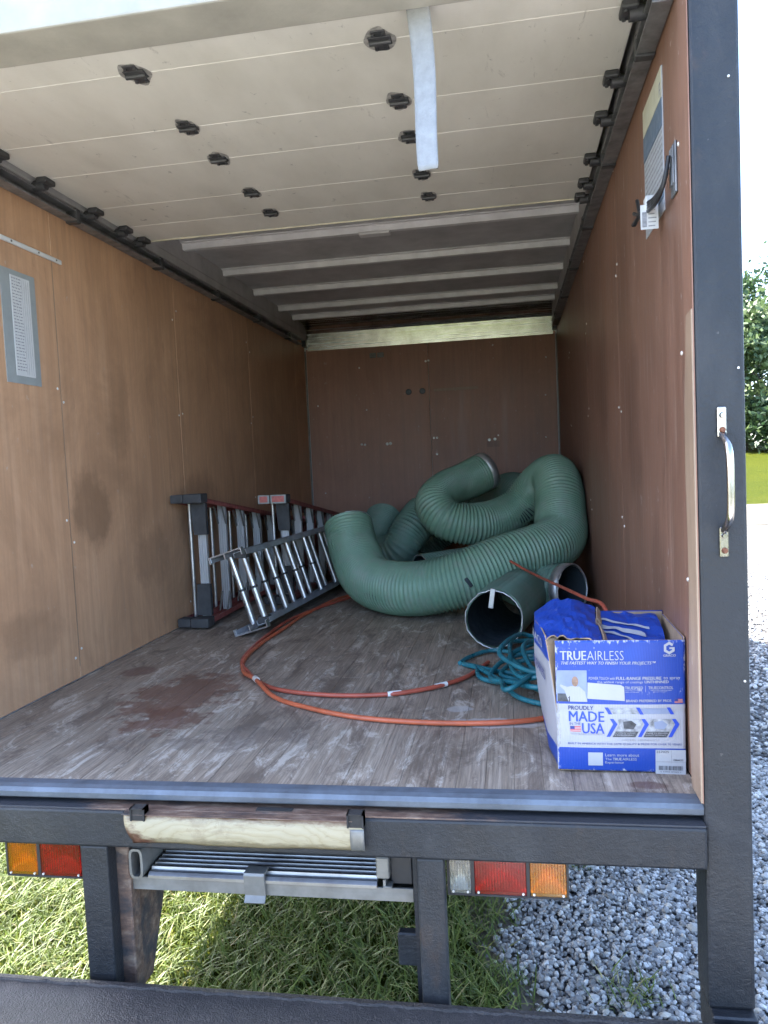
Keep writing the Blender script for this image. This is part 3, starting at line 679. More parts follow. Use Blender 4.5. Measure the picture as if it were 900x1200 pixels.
# step bumper
bp = MB(); bp.box((-.10, -.42, -.62), (2.352, -.085, -.505), ch=.012); bpo = bp.build('step_bumper', M['bumper'], T)
bw = MB(); pts = [(x, -.112+.002*math.sin(x*61)+.0015*math.sin(x*143), -.5065+.0012*math.sin(x*97)) for x in [-.1+.02*i for i in range(122)]]
bw.tube(pts, .0065, 7); bw.build('weld_bead', M['bumper'], bpo)
for x0, x1 in ((2.245, 2.348), (-.112, -.006)): MB().box((x0, -.078, -.60), (x1, .05, -.5005), ch=.004).build('post_foot', M['black'], T)

# grab handle on the right post
gh = empty('grab_handle', (2.30, -.06, .76)); gh.location = Vector(gh.location)-Vector(T.location); gh.parent = T
for z0, z1, bz in ((.865, .935, (.915, .882)), (.590, .660, (.640, .606))):
    pl = MB().box((2.287, -.058, z0), (2.307, -.0505, z1), ch=.0025).build('mounting_plate', M['chrome'], gh)
    for k, z in enumerate(bz): MB().cyl((2.297, -.058, z), (2.297, -.066, z), .0075, .0055, 8).build('bolt', M['rust'] if k else M['chrome'], pl)
MB().tube(catmull([(2.297, -.056, .872), (2.298, -.072, .86), (2.300, -.094, .838), (2.301, -.10, .80), (2.301, -.10, .725), (2.300, -.094, .685), (2.298, -.072, .664), (2.297, -.056, .653)], .008), .0085, 12).build('bar', M['chrome'], gh)
MB().box((W-.006, .02, .345), (W-.0005, .042, .412), ch=.003).cyl((W-.006, .031, .362), (W-.012, .031, .362), .008, n=10).build('door_striker', M['galv'], T)
for x, z in ((2.325, 1.66), (2.335, 1.02), (2.337, .30)): MB().cyl((x, -.0505, z), (x, -.053, z), .0028, n=6).build('rivet', M['screw'], T)
sc_l = MB().cyl((0, 0, 0), (.003, 0, 0), .006, .004, 8).mesh('screw', M['screw']); sc_r = MB().cyl((0, 0, 0), (-.003, 0, 0), .006, .004, 8).mesh('screw', M['screw'])
for y in (1.0, 1.05, 2.165, 2.215, 3.385, 3.435):
    for z in (.12, .62, 1.18, 1.72): link('screw', sc_l, wl_, (0, y+random.uniform(-.008, .008), z+random.uniform(-.05, .05)))
for y in (.11, 1.195, 1.245, 2.415, 2.465, 3.63, 3.69):
    for z in (.55, 1.05, 1.55, 1.92): link('screw', sc_r, wr_, (W, y+random.uniform(-.008, .008), z+random.uniform(-.05, .05)))
MB().box((.0, .70, 1.729), (.008, 1.09, 1.747), ch=.002).build('wall_strip', M['paper'], wl_)
for y in (.76, .93, 1.05): MB().cyl((.008, y, 1.738), (.011, y, 1.738), .004, n=6).build('screw', M['galv'], wl_)

# left wall sticker: pale strip of fine print on a grey backing
M['sticker_grey'] = plain('sticker_grey', (.30, .32, .31), .5, 0, .08); M['poster_blue'] = plain('poster_slate_blue', (.12, .17, .23), .5, 0, .1)
M['poster_cream'] = plain('poster_cream', (.55, .53, .40), .5, 0, .08); M['poster_grey'] = plain('poster_grey', (.42, .43, .45), .5, 0, .1, 40)
sk = MB().box((.0005, .685, 1.208), (.003, .895, 1.632)).build('wall_sticker', M['sticker_grey'], T)
MB().box((.003, .742, 1.238), (.0045, .858, 1.612)).build('print_area', M['paper'], sk)
ln = MB(); rr = random.Random(3)
for k in range(30):
    z = 1.60-k*.0118; y = .748
    while y < .80:
        w = rr.uniform(.005, .018); ln.box((.0046, y, z), (.0051, min(y+w, .803), z+.004)); y += w+.004
for y in (.806, .818, .832, .845): ln.box((.0046, y, 1.245), (.0051, y+.0018, 1.605))
tag(ln.build('fine_print', M['ink_grey'], sk), kind='stuff')
# right wall poster
X = W
ps = MB().box((X-.003, .275, 1.480), (X-.0003, .556, 1.853)).build('wall_poster', M['poster_grey'], T)
MB().box((X-.0045, .277, 1.775), (X-.0031, .554, 1.851)).build('poster_band', M['poster_cream'], ps)
MB().box((X-.0045, .277, 1.700), (X-.0031, .554, 1.772)).build('poster_band', M['poster_blue'], ps)
MB().box((X-.0045, .277, 1.515), (X-.0031, .554, 1.542)).build('poster_band', M['poster_blue'], ps)
ln = MB()
for k in range(9):
    z = 1.685-k*.0165; y = .285
    while y < .53:
        w = rr.uniform(.006, .03); ln.box((X-.0036, y, z), (X-.0031, min(y+w, .546), z+.006)); y += w+.006
ln.box((X-.0052, .285, 1.782), (X-.0046, .288, 1.815)); ln.box((X-.0052, .300, 1.782), (X-.0046, .303, 1.815)); ln.box((X-.0052, .285, 1.812), (X-.0046, .303, 1.815)); ln.box((X-.0052, .285, 1.796), (X-.0046, .303, 1.799))
tag(ln.build('fine_print', M['ink_grey'], ps), kind='stuff')
# cable hanger
hb = MB(); hb.box((X-.006, .118, 1.475), (X-.0004, .178, 1.60), ch=.002)
for y in (.13, .148, .166): hb.box((X-.010, y-.004, 1.50), (X-.006, y+.004, 1.592), ch=.001)
hb.build('cable_hanger', M['track'], T)

# cab, wheels (in front of the cargo body)
cab = MB(); cab.prism([(5.16, -.3), (5.16, 1.25), (5.35, 1.32), (6.05, 1.30), (6.55, .62), (7.45, .45), (7.62, .2), (7.62, -.35)], 'x', .12, 2.13); cab.build('cab', M['skin'], T)
wm = MB(); wm.cyl((-.11, 0, 0), (.11, 0, 0), .39, n=32); wme = wm.mesh('wheel', M['tyre'])
hmz = MB().cyl((-.118, 0, 0), (.118, 0, 0), .22, n=24).mesh('rim', M['galv'])
for x in (.16, 2.09):
    for y in (3.55, 6.9):
        wo = link('wheel', wme, T, (x, y, GZ+.39)); link('rim', hmz, wo, (x, y, GZ+.39))

# ------------------------------------------------------------------ stepladders (lying on their sides along the left wall)
def stepladder(x0, y0, length, wid, wid2, label, red_caps):
    """x0: wall side; near (foot) end at y0; wid/wid2 rail spread at foot/top; lies on its lower rails"""
    root = empty('stepladder', (x0+.1, y0+length/2, 0)); tag(root, label, 'ladder', 'ladders lying along the left wall')
    def rail_pts(up, s): return .035 if not up else (.0+wid-(wid-wid2)*s)-.03
    def rails(xa, xb, ln, off):
        for up in (False, True):
            m_ = MB(); za, zb = rail_pts(up, 0), rail_pts(up, ln/length)
            for (p, q_, zo0, zo1) in ((xa, xb, -.013, -.010), (xa, xa+.004, -.010, .014) if not up else (xa, xa+.004, -.036, -.013), (xb-.004, xb, -.010, .014) if not up else (xb-.004, xb, -.036, -.013)):
                zz0, zz1 = (zo0, zo1)
                if up: zz0, zz1 = -zo1, -zo0; zz0, zz1 = (-.003+zo0+.013, .0+zo1+.013) if zo0 == -.013 and zo1 == -.010 else (zo0+.013, zo1+.013)
                vs = [(p, y0+off, za+zz0), (q_, y0+off, za+zz0), (q_, y0+off, za+zz1), (p, y0+off, za+zz1), (p, y0+off+ln, zb+zz0), (q_, y0+off+ln, zb+zz0), (q_, y0+off+ln, zb+zz1), (p, y0+off+ln, zb+zz1)]
                m_.add(vs, [(0, 1, 2, 3), (7, 6, 5, 4), (0, 4, 5, 1), (1, 5, 6, 2), (2, 6, 7, 3), (3, 7, 4, 0)])
            m_.build('rail', M['fibreglass'], root)
    xf0, xf1 = x0+.085, x0+.175          # front frame (treads)
    xr0, xr1 = x0+.005, x0+.07           # rear frame
    rails(xf0, xf1, length*.97, .02); rails(xr0, xr1, length*.9, .03)
    n = 7
    for k in range(n):
        s = (.10+.30*k)/length; y = y0+.10+.30*k
        if s > .95: break
        zb, zt = .035, rail_pts(True, s)-.004; t_ = MB()
        t_.box((xf0+.022, y-.013, zb), (xf1-.022, y-.009, zt)); [t_.box((xf0+.026+.014*q, y-.018, zb+.01), (xf0+.031+.014*q, y-.013, zt-.01)) for q in range(3)]
        for xx in (xf0+.022, xf1-.026): t_.box((xx, y-.009, zb), (xx+.004, y+.012, zt))
        t_.build('tread', M['tread'], root)
        if k:
            for z_, sg in ((zb, 1), (zt, -1)):
                for xx, dx in ((xf0+.02, -.0), (xf1-.024, .0)):
                    d_ = MB(); d_.add([(xx, y-.017, z_+sg*.11), (xx+.010, y-.017, z_+sg*.11), (xx+.010, y-.07, z_+sg*.004), (xx, y-.07, z_+sg*.004), (xx, y-.015, z_+sg*.11), (xx+.010, y-.015, z_+sg*.11), (xx+.010, y-.067, z_+sg*.004), (xx, y-.067, z_+sg*.004)],
                           [(0, 1, 2, 3), (7, 6, 5, 4), (0, 4, 5, 1), (1, 5, 6, 2), (2, 6, 7, 3), (3, 7, 4, 0)])
                    d_.build('brace', M['galv'], root)
        r2 = MB().cyl((xr0+.03, y+.06, .03), (xr0+.03, y+.06, rail_pts(True, s)-.01), .011, n=8).build('rear_bar', M['alu'], root) if s < .85 else None
    for up in (False, True):              # foot boots with their gusset plates
        zc = rail_pts(up, 0); sg = -1 if up else 1
        f_ = MB(); f_.box((xf0-.006, y0-.02, zc-.026), (xf1+.006, y0+.075, zc+.024), ch=.006); f_.box((xr0-.004, y0-.01, zc-.024), (xr1+.004, y0+.07, zc+.022), ch=.006)
        f_.build('foot_boot', M['rubber'], root)
        gz = MB(); z0_, z1_ = zc+sg*.03, zc+sg*.20
        prof = [(xf0+.002, z0_), (xf1-.004, z0_), (xf1-.004, z1_), (xf0+.014, z1_)]
        gz.prism(prof, 'y', y0+.055, y0+.085); gz.build('foot_gusset', M['rubber'], root)
    if red_caps:
        for xa, xb in ((xr0-.002, xr1+.006), (xf0-.004, xf1+.006)):
            c_ = MB().box((xa, y0-.03, rail_pts(True, 0)-.028), (xb, y0-.021, rail_pts(True, 0)+.026), ch=.003).build('end_label', M['sticker_grey'], root)
            MB().box((xa+.012, y0-.032, rail_pts(True, 0)-.018), (xb-.012, y0-.0301, rail_pts(True, 0)+.018)).build('label_print', M['label_red'], c_)
    tc = MB().box((x0, y0+length*.97+.021, .012), (xf1+.01, y0+length+.05, wid2+.02), ch=.01).build('top_cap', M['fibreglass'], root)
    return root
stepladder(.015, 1.96, 2.35, .735, .42, 'red railed stepladder on its side, nearest the left wall, black foot boots showing', False)
stepladder(.285, 2.62, 2.15, .69, .40, 'red railed stepladder on its side with red end labels, behind the aluminium extension ladder', True)

# extension ladder: two nested aluminium sections on edge
EL = empty('extension_ladder', (.6, 2.9, 0)); tag(EL, 'aluminium extension ladder lying on edge with round rungs, in front of the stepladders', 'ladder', 'ladders lying along the left wall')
A0 = Vector((.505, 1.78, .03)); axd = Vector((.085, 1, 0)).normalized(); lean = Vector((-.12, 0, .40)); side = Vector((1, -.085, .3)).normalized()
def chan(o0, ln, wd, hgt_, mat, name, open_up):
    """C channel rail along axd; web wd wide across side, flanges hgt_ high"""
    m_ = MB(); up = lean.normalized()*(1 if open_up else -1)
    for (sa, sb, ua, ub) in ((0, wd, 0, .003), (0, .003, .003, hgt_), (wd-.003, wd, .003, hgt_)):
        vs = []
        for t in (0, ln):
            b = o0+axd*t
            for s_, u_ in ((sa, ua), (sb, ua), (sb, ub), (sa, ub)): vs.append(b+side*s_+up*u_)
        m_.add(vs, [(0, 1, 2, 3), (7, 6, 5, 4), (0, 4, 5, 1), (1, 5, 6, 2), (2, 6, 7, 3), (3, 7, 4, 0)])
    return m_.build(name, mat, EL)
LN = 2.45
for sec, (so, inset, wd) in enumerate(((-.10, .0, .085), (.0, .012, .075))):
    lo = A0+side*so+lean.normalized()*inset; hi = A0+side*so+lean*1.0-lean.normalized()*inset
    st0 = 0.0 if sec == 0 else .06
    chan(lo+axd*st0, LN-st0, wd, .026, M['alu_y'], 'rail', True); chan(hi+axd*st0, LN-st0, wd, .026, M['alu_y'], 'rail', False)
    for k in range(8):
        t = .14+.30*k-(.05 if sec else 0)
        if t > LN-.05: break
        a = lo+axd*t+side*wd*.5; b = hi+axd*t+side*wd*.5; rg = MB().cyl(a, b, .0165, n=14).build('rung', M['alu'], EL)
        if k < 4:
            c = a.lerp(b, .5); dd = (b-a).normalized(); MB().cyl(c-dd*.006, c+dd*.006, .019, n=12).build('rung_lock_band', M['rubber'], rg)
for q in (A0+lean, A0):
    e_ = MB(); p = q+side*-.105-axd*.012; uu = lean.normalized()*(-1 if q != A0 else 1)
    for (sa, sb, ua, ub) in ((0, .19, -.004, .001), (0, .006, .001, .032), (.184, .19, .001, .032), (.088, .094, .001, .032)):
        vs = []
        for t in (0, .035):
            for s_, u_ in ((sa, ua), (sb, ua), (sb, ub), (sa, ub)): vs.append(p+axd*t+side*s_+uu*u_)
        e_.add(vs, [(0, 1, 2, 3), (7, 6, 5, 4), (0, 4, 5, 1), (1, 5, 6, 2), (2, 6, 7, 3), (3, 7, 4, 0)])
    e_.build('rail_end', M['alu'], EL)
    lk = A0.lerp(q, 1)+axd*.10+side*.03+uu*.03; MB().box(tuple(lk+Vector((-.03, -.03, -.02))), tuple(lk+Vector((.03, .03, .02))), ch=.006).build('rung_hook', M['rubber'], EL)
    fk = q+axd*(LN-.01)+side*-.02; MB().box(tuple(fk+Vector((-.09, -.02, -.025))), tuple(fk+Vector((.10, .03, .03))), ch=.006).build('end_cap', M['rubber'], EL)

# ------------------------------------------------------------------ ducting hoses
def hose(name, pts, r0, label, mat, end0=False, end1=False, ring_mat='ring', taper=0.0, phase=0.0):
    pitch = .0205; C = catmull(pts, pitch/6); N = len(C); ns = 36; P = np.array([p[:] for p in C])
    Tn = np.gradient(P, axis=0); 
    for _ in range(3): Tn[1:-1] = (Tn[:-2]+Tn[1:-1]*2+Tn[2:])/4
    Tn /= np.linalg.norm(Tn, axis=1)[:, None]
    U = np.zeros_like(P); u = np.array(Vector(Tn[0]).orthogonal().normalized()[:])
    for i in range(N):
        u = u-Tn[i]*u.dot(Tn[i]); u /= np.linalg.norm(u); U[i] = u
    Wv = np.cross(Tn, U); th = np.linspace(0, 2*np.pi, ns, endpoint=False); s = np.arange(N)/6.0
    ph = 2*np.pi*s[:, None]+th[None]+phase; rib = np.maximum(0, np.cos(ph))**1.5
    tt = np.clip((np.linspace(0, 1, N)-.45)/.25, 0, 1)*taper; r0v = r0*(1-tt)[:, None]
    rr = r0v-.008+.0115*rib+.002*np.sin(s*.13)[:, None]+.003*np.sin(s*.21+1)[:, None]*np.cos(th*2+s[:, None]*.05)
    V = P[:, None]+rr[..., None]*(U[:, None]*np.cos(th)[None, :, None]+Wv[:, None]*np.sin(th)[None, :, None])
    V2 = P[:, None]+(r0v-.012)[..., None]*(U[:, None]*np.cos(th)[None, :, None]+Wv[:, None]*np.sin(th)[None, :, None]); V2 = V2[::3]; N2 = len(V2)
    root = empty(name, (float(P[0, 0]), float(P[0, 1]), 0)); tag(root, label, 'duct hose', 'green ducting hoses piled in the truck')
    def gridf(n, flip):
        i, k = np.meshgrid(np.arange(n-1), np.arange(ns), indexing='ij'); k2 = (k+1) % ns
        f = np.stack([i*ns+k, i*ns+k2, (i+1)*ns+k2, (i+1)*ns+k], -1).reshape(-1, 4); return f[:, ::-1] if flip else f
    def attach(o): o.parent = root; o.location = -Vector(root.location); return o
    attach(npmesh('ribbed_tube', V.reshape(-1, 3), gridf(N, False), M[mat], True))
    attach(npmesh('inner_lining', V2.reshape(-1, 3), gridf(N2, True), M['hosein'], True))
    for use, idx in ((end0, 0), (end1, N-1)):
        if not use: continue
        rm = MB(); rj = random.Random(idx+len(pts)); c = P[idx]; d = Tn[idx]*(-1 if idx == 0 else 1)
        for q in range(2 if use == 'band' else 1):
            pp = []
            for k in range(49):
                a = 2*math.pi*k/48; w = ((r0 if idx == 0 else r0*(1-taper))-.003-.002*q+rj.uniform(-.003, .003)); pp.append(tuple(c+d*(.002-.022*q+rj.uniform(-.003, .003))+w*(U[idx]*math.cos(a)+Wv[idx]*math.sin(a))))
            rm.tube(pp, .0045 if use != 'thin' else .003, 6, caps=False)
        rm.build('end_ring', M[ring_mat], root)
        if use == 'band':
            bm_ = MB(); ra = (r0 if idx == 0 else r0*(1-taper))+.004
            bm_.grid(lambda u_, v_: tuple(c+d*(-.05*v_)+ra*(U[idx]*math.cos(2*math.pi*u_)+Wv[idx]*math.sin(2*math.pi*u_))), 40, 2); bo = bm_.build('clamp_band', M['ring'], root); bo.modifiers.new('t', 'SOLIDIFY').thickness = .002
    return root, P, U, Wv, Tn
RA = .150
hA, PA, UA, WA, TA = hose('duct_hose', [(.80, 2.80, .47), (.865, 2.67, .30), (1.01, 2.42, .170), (1.27, 2.20, .158), (1.54, 2.16, .21), (1.80, 2.25, .292), (1.985, 2.38, .335), (2.075, 2.53, .385), (2.095, 2.68, .50), (2.10, 2.80, .63), (2.075, 2.96, .715), (1.985, 3.10, .655), (1.87, 3.14, .53), (1.73, 3.10, .455), (1.56, 3.01, .435), (1.40, 2.99, .47), (1.325, 3.08, .565), (1.385, 3.27, .65), (1.515, 3.42, .70), (1.655, 3.52, .765)], RA,
    'long green ribbed duct hose snaking over the pile, open end up by the ladders', 'hose', 'thin', 'band', taper=.13)
hose('duct_hose', [(1.98, 3.62, .30), (1.95, 3.74, .46), (1.85, 3.92, .585), (1.70, 4.12, .555), (1.50, 4.22, .46), (1.25, 4.25, .30), (1.05, 4.25, .16)], .145, 'green duct hose arching at the back of the pile near the front wall', 'hose2')
hose('duct_hose', [(1.30, 3.62, .52), (1.19, 3.66, .47), (1.09, 3.52, .35), (1.0, 3.48, .22), (.86, 3.62, .19), (.80, 3.86, .30), (.82, 4.05, .42)], .14, 'green duct hose curling down behind the upright hose end', 'hose2', phase=1)
hose('duct_hose', [(1.245, 2.82, .14), (1.38, 2.92, .145), (1.54, 3.02, .15), (1.75, 3.2, .15)], .13, 'duct hose whose dark mouth shows under the loop behind the front hose', 'hose2', 'thin')
hD, PD, UD, WD, TD = hose('duct_hose', [(1.722, 1.46, .138), (1.757, 1.66, .136), (1.80, 1.88, .136), (1.86, 2.14, .136)], .130, 'short green duct hose with round open mouth facing the rear, blue box to its right', 'hose2', 'thin')
hose('duct_hose', [(2.11, 2.13, .150), (1.99, 2.23, .14), (1.87, 2.42, .137), (1.78, 2.72, .137)], .132, 'green duct hose with taped silver mouth against the right wall behind the blue box', 'hose2', 'band')
# silver tab in the mouth of the short hose, tear in the long one
c = Vector(PD[0])+Vector((0, -.004, .125))
MB().box((c.x-.011, c.y-.006, c.z-.075), (c.x+.011, c.y+.001, c.z+.012), ch=.002, M=Matrix.Translation(c) @ Matrix.Rotation(.15, 4, 'Y') @ Matrix.Translation(-c)).build('silver_tab', M['ring'], hD)
i = int(len(PA)*.262); q = None
tp = Vector((1.585, 2.02, .215)); MB().box((-.010, -.010, -.028), (.010, .010, .028), ch=.006, M=Matrix.Rotation(-.6, 4, 'Y')).build('tear', M['hosein'], hA, tp)

# ------------------------------------------------------------------ orange and teal hoses
oz = .0105
oh = empty('orange_hose', (.95, 1.5, 0)); tag(oh, 'orange rubber air hose looped across the floor boards', 'hose')
path = [(.98, 3.05, oz), (.785, 2.80, oz), (.60, 2.20, oz), (.583, 1.75, oz), (.596, 1.48, oz), (.632, 1.25, oz), (.706, 1.10, oz), (.82, .93, oz), (.944, .822, oz), (1.15, .765, oz), (1.341, .775, oz), (1.46, .83, oz), (1.545, .90, oz), (1.62, 1.0, oz), (1.663, 1.11, oz), (1.70, 1.22, oz)]
MB().tube(catmull(path, .015), .0085, 10).build('hose_run', M['orange2'], oh)
path2 = [(.93, 3.02, oz), (.729, 2.80, oz), (.64, 2.30, oz), (.624, 1.94, oz), (.61, 1.60, oz), (.628, 1.30, oz), (.70, 1.08, oz), (.806, .925, oz+.012), (.94, .74, oz), (1.096, .622, oz), (1.28, .53, oz), (1.471, .487, oz), (1.65, .478, oz), (1.795, .495, oz), (1.902, .535, oz), (2.0, .60, oz)]
MB().tube(catmull(path2, .015), .0085, 10).build('hose_run', M['orange'], oh)
for p, d in (((1.375, .788, oz), (.9, .4, 0)), ((1.535, .893, oz), (.75, .66, 0))):
    d = Vector(d).normalized()*.026; MB().cyl(Vector(p)-d, Vector(p)+d, .0098, n=12).build('white_tape', M['white'], oh)
MB().cyl((.795, .945, oz+.012), (.815, .915, oz+.012), .0115, n=10).build('coupling', M['screw'], oh)
oc = empty('orange_cable', (2.05, 1.5, 0)); tag(oc, 'thin orange cable running down from the duct hoses into the blue box', 'cable')
MB().tube(catmull([(1.80, 2.06, .315), (1.90, 1.90, .275), (2.00, 1.35, .30), (2.06, .8, .345), (2.085, .50, .375), (2.10, .40, .30)], .02), .0065, 8).build('cable_run', M['orange2'], oc)
th = empty('teal_hose', (1.85, 1.1, 0)); tag(th, 'teal garden hose heaped in loose coils beside the blue box', 'hose')
rr = random.Random(11); pts = [(1.585, 1.20, .012), (1.62, 1.30, .012), (1.72, 1.40, .015)]
tc = Vector((1.925, 1.02, .0))
for k in range(64):
    a = 1.9-k*.62; lay = k/64
    rx = .155+rr.uniform(-.04, .04)-.03*lay; ry = .27+rr.uniform(-.08, .06)-.06*lay
    pts.append((tc.x+.03*math.sin(k*.3)+rx*math.cos(a), tc.y+.04*math.cos(k*.21)+ry*math.sin(a), .013+.105*lay+.018*math.sin(k*1.3)*(1 if lay > .15 else .2)))
pts += [(1.80, .70, .06), (1.75, .9, .03), (1.66, 1.12, .013), (1.60, 1.18, .013)]
MB().tube(catmull([(x, y, max(z, .012)) for x, y, z in pts], .02), .0095, 8).build('hose_run', M['teal'], th)
for p in ([(1.60, 1.19, .013), (1.70, 1.10, .014), (1.80, 1.02, .02), (1.9, 1.0, .03)], [(1.655, 1.12, .013), (1.68, .98, .013), (1.76, .92, .013), (1.86, .92, .02)], [(1.70, 1.04, .02), (1.755, .90, .02), (1.82, .74, .013), (1.93, .64, .013)]):
    MB().tube(catmull(p, .015), .0095, 8).build('hose_run', M['teal'], th)

# ------------------------------------------------------------------ cable bundle hanging on the right wall
cb = empty('cable_bundle', (2.22, .3, 1.45)); tag(cb, 'black cable bundle with a white tag hung on the right wall over the poster', 'cable')
X0 = 2.222
for k in range(4):
    o = .008*k; e = [(.52, 1.585), (.56, 1.56), (.555, 1.525), (.50, 1.51)][k]
    MB().tube(catmull([(X0+.012, .140+.01*k, 1.57-.01*k), (X0, .150+.008*k, 1.505), (X0-.01, .20+o, 1.478+.006*k), (X0-.012, .30, 1.488+.007*k), (X0-.01, .42, 1.505+.006*k), (X0-.004-.004*k, e[0], e[1])], .012), .0055, 7).build('cable', M['blackplastic'], cb)
MB().box((2.203, .292, 1.49), (2.228, .330, 1.528), ch=.003).build('tag_wrap', M['paper'], cb)
tg = MB().box((2.190, .300, 1.440), (2.236, .302, 1.505)).build('tag', M['paper'], cb)
ln = MB()
for k in range(5): ln.box((2.210, .2994, 1.447+.0105*k), (2.222+.01*random.random(), .2998, 1.450+.0105*k))
ln.box((2.194, .2994, 1.446), (2.206, .2998, 1.486)); tag(ln.build('tag_print', M['ink_grey'], cb), kind='stuff')

# ------------------------------------------------------------------ blue cardboard carton
def carton_mat(name, col, wear=(.72, .72, .74), amt=.8, edges=True):
    t = NT(name); p = t.pos(); f = t.math('SINE', t.math('MULTIPLY', t.n('SeparateXYZ').outputs[0], 1))
    s = t.n('SeparateXYZ'); t.l(t.n('NewGeometry').outputs['Position'], s.inputs[0]); fl = t.math('SINE', t.math('MULTIPLY', t.math('ADD', s.outputs[0], s.outputs[1]), 950))
    a = t.noise(t.pos((1, 1, .5)), 75, 9, .75); b = t.noise(t.pos((.4, .4, 1)), 16, 8, .7)
    c = t.mix(t.ramp(t.math('ADD', t.math('MULTIPLY', a, .6), t.math('MULTIPLY', b, .4)), [(.585, 0), (.66, amt)]), col, wear)
    dx = t.math('ABSOLUTE', t.math('SUBTRACT', s.outputs[0], 2.082)); dz = t.math('ABSOLUTE', t.math('SUBTRACT', s.outputs[2], .178))
    ed = t.math('MAXIMUM', t.math('SUBTRACT', dx, .164), t.math('SUBTRACT', dz, .176))
    ew = t.ramp(t.math('ADD', t.math('MULTIPLY', ed, 28), t.math('MULTIPLY', t.math('SUBTRACT', a, .46), 2.2)), [(.0, 0), (.18, .85)])
    if edges: c = t.mix(ew, c, wear)
    c = t.mix(t.ramp(t.noise(p, 6, 5), [(.4, 0), (.8, .25)]), c, tuple(x*.7 for x in col))
    t.set(c, .42); t.bump(t.math('ADD', t.math('MULTIPLY', fl, .12), b), .3, .003); return t.m
M['blue_f'] = carton_mat('carton_front_blue', (.010, .052, .32), (.5, .5, .55), .85); M['cwhite_f'] = carton_mat('carton_front_white', (.37, .37, .41), (.27, .25, .22), .7)
M['blue'] = carton_mat('carton_blue', (.010, .052, .32), (.5, .5, .55), .85, False); M['cwhite'] = carton_mat('carton_white', (.37, .37, .41), (.27, .25, .22), .7, False)
M['navy'] = plain('print_navy', (.025, .045, .20), .5, 0, .1); M['pwhite'] = plain('print_white', (.40, .40, .42), .5, 0, .05)
M['kraft'] = plain('kraft_board', (.34, .235, .15), .8, 0, .2, 20, .3, 90); M['pblue'] = plain('print_blue', (.015, .06, .45), .45, 0, .1)
M['pgrey'] = plain('print_photo_grey', (.30, .31, .33), .5, 0, .6, 60); M['pdark'] = plain('print_photo_dark', (.05, .055, .065), .5, 0, .7, 55)
M['pred'] = plain('print_red', (.5, .04, .05), .5); M['plight'] = plain('print_pale_blue', (.22, .26, .37), .5, 0, .15, 25)
M['sticker'] = plain('blank_sticker', (.41, .405, .375), .6, 0, .04); M['pskin'] = plain('print_skin', (.28, .17, .12), .5, 0, .3, 80)
BX, BY, BW, BH, BD = 1.918, .135, .328, .352, .31
root = empty('cardboard_box', (BX+BW/2, BY+BD/2, 0)); tag(root, 'battered open blue and white cardboard carton printed TRUEAIRLESS by the right post', 'box')
def fp(u, v, off=0.0):
    """front face: u, v in metres from its lower left corner; follows the face's bulge and creases"""
    a, b = u/BW, v/BH
    y = BY-.006*math.sin(math.pi*min(1, max(0, a)))*math.sin(math.pi*min(1, max(0, b)))+.0022*math.exp(-((v-.165)/.006)**2)+.004*math.exp(-((u-.19)**2+(v-.335)**2)/.0006)+.003*(b-.5)*math.sin(a*7)
    x = BX+u+.006*(1-b)*(1-2*a)*.3-.004*(1-b)
    return (x, y-off, v+.002+(.006*(1-a) if b < .001 else 0))
f_ = MB(); f_.grid(lambda u, v: fp(u*BW, v*BH), 44, 48, mif=lambda u, v: 1 if .069 < v*BH < .181 else 0)
fo = f_.build('front_panel', [M['blue_f'], M['cwhite_f'], M['kraft']], root, recalc=False); md = fo.modifiers.new('t', 'SOLIDIFY'); md.thickness = .004; md.offset = -1; md.material_offset_rim = 2
def warp(me, off):
    for v in me.vertices: v.co = Vector(fp(v.co.x, v.co.y, off+v.co.z))
    me.update()
def rect(name, u0, v0, u1, v1, mat, off=.0008, parent=None, poly=None):
    r = MB()
    if poly: r.add([(x, y, 0) for x, y in poly], [tuple(range(len(poly)))])
    else: r.grid(lambda u, v: (u0+(u1-u0)*u, v0+(v1-v0)*v, 0), max(1, int((u1-u0)/.008)), max(1, int((v1-v0)/.008)))
    me = r.mesh(name, mat); warp(me, off); return link(name, me, parent or fo)
def tmesh(txt, bold=0.0, shear=0.0):
    c = bpy.data.curves.new('txt', 'FONT'); c.body = txt; c.size = 1; c.offset = bold; c.shear = shear; c.resolution_u = 2
    o = bpy.data.objects.new('txt', c); COL.objects.link(o); bpy.context.view_layer.update()
    me = bpy.data.meshes.new_from_object(o.evaluated_get(bpy.context.evaluated_depsgraph_get())); bpy.data.objects.remove(o); bpy.data.curves.remove(c); return me
def text(txt, u0, v0, u1, v1, mat, bold=0.0, shear=0.0, off=.0013, parent=None, place=None):
    me = tmesh(txt, min(0, bold), shear)
    if bold > 0:
        bm = bmesh.new()
        for k_, sh in enumerate((0, bold*.9, -bold*.9)):
            m2 = me.copy()
            for v in m2.vertices: v.co.x += sh; v.co.z = k_*.00022
            bm.from_mesh(m2); bpy.data.meshes.remove(m2)
        bm.to_mesh(me); bm.free()
    xs = [v.co.x for v in me.vertices]; ys = [v.co.y for v in me.vertices]
    a, b, c, d = min(xs), max(xs), min(ys), max(ys)
    for v in me.vertices: v.co = Vector((u0+(v.co.x-a)/(b-a)*(u1-u0), v0+(v.co.y-c)/(d-c)*(v1-v0), v.co.z))
    me.materials.clear(); me.materials.append(mat)
    if place:
        for v in me.vertices: v.co = Vector(place(v.co.x, v.co.y))
        me.update()
    else: warp(me, off)
    return link('lettering', me, parent or fo)
def U(x): return (x-142)/648*BW
def V(y): return (925-y)/692*BH
def T4(txt, x0, y0, x1, y1, mat, **k): return text(txt, U(x0), V(y1), U(x1), V(y0), M[mat], **k)
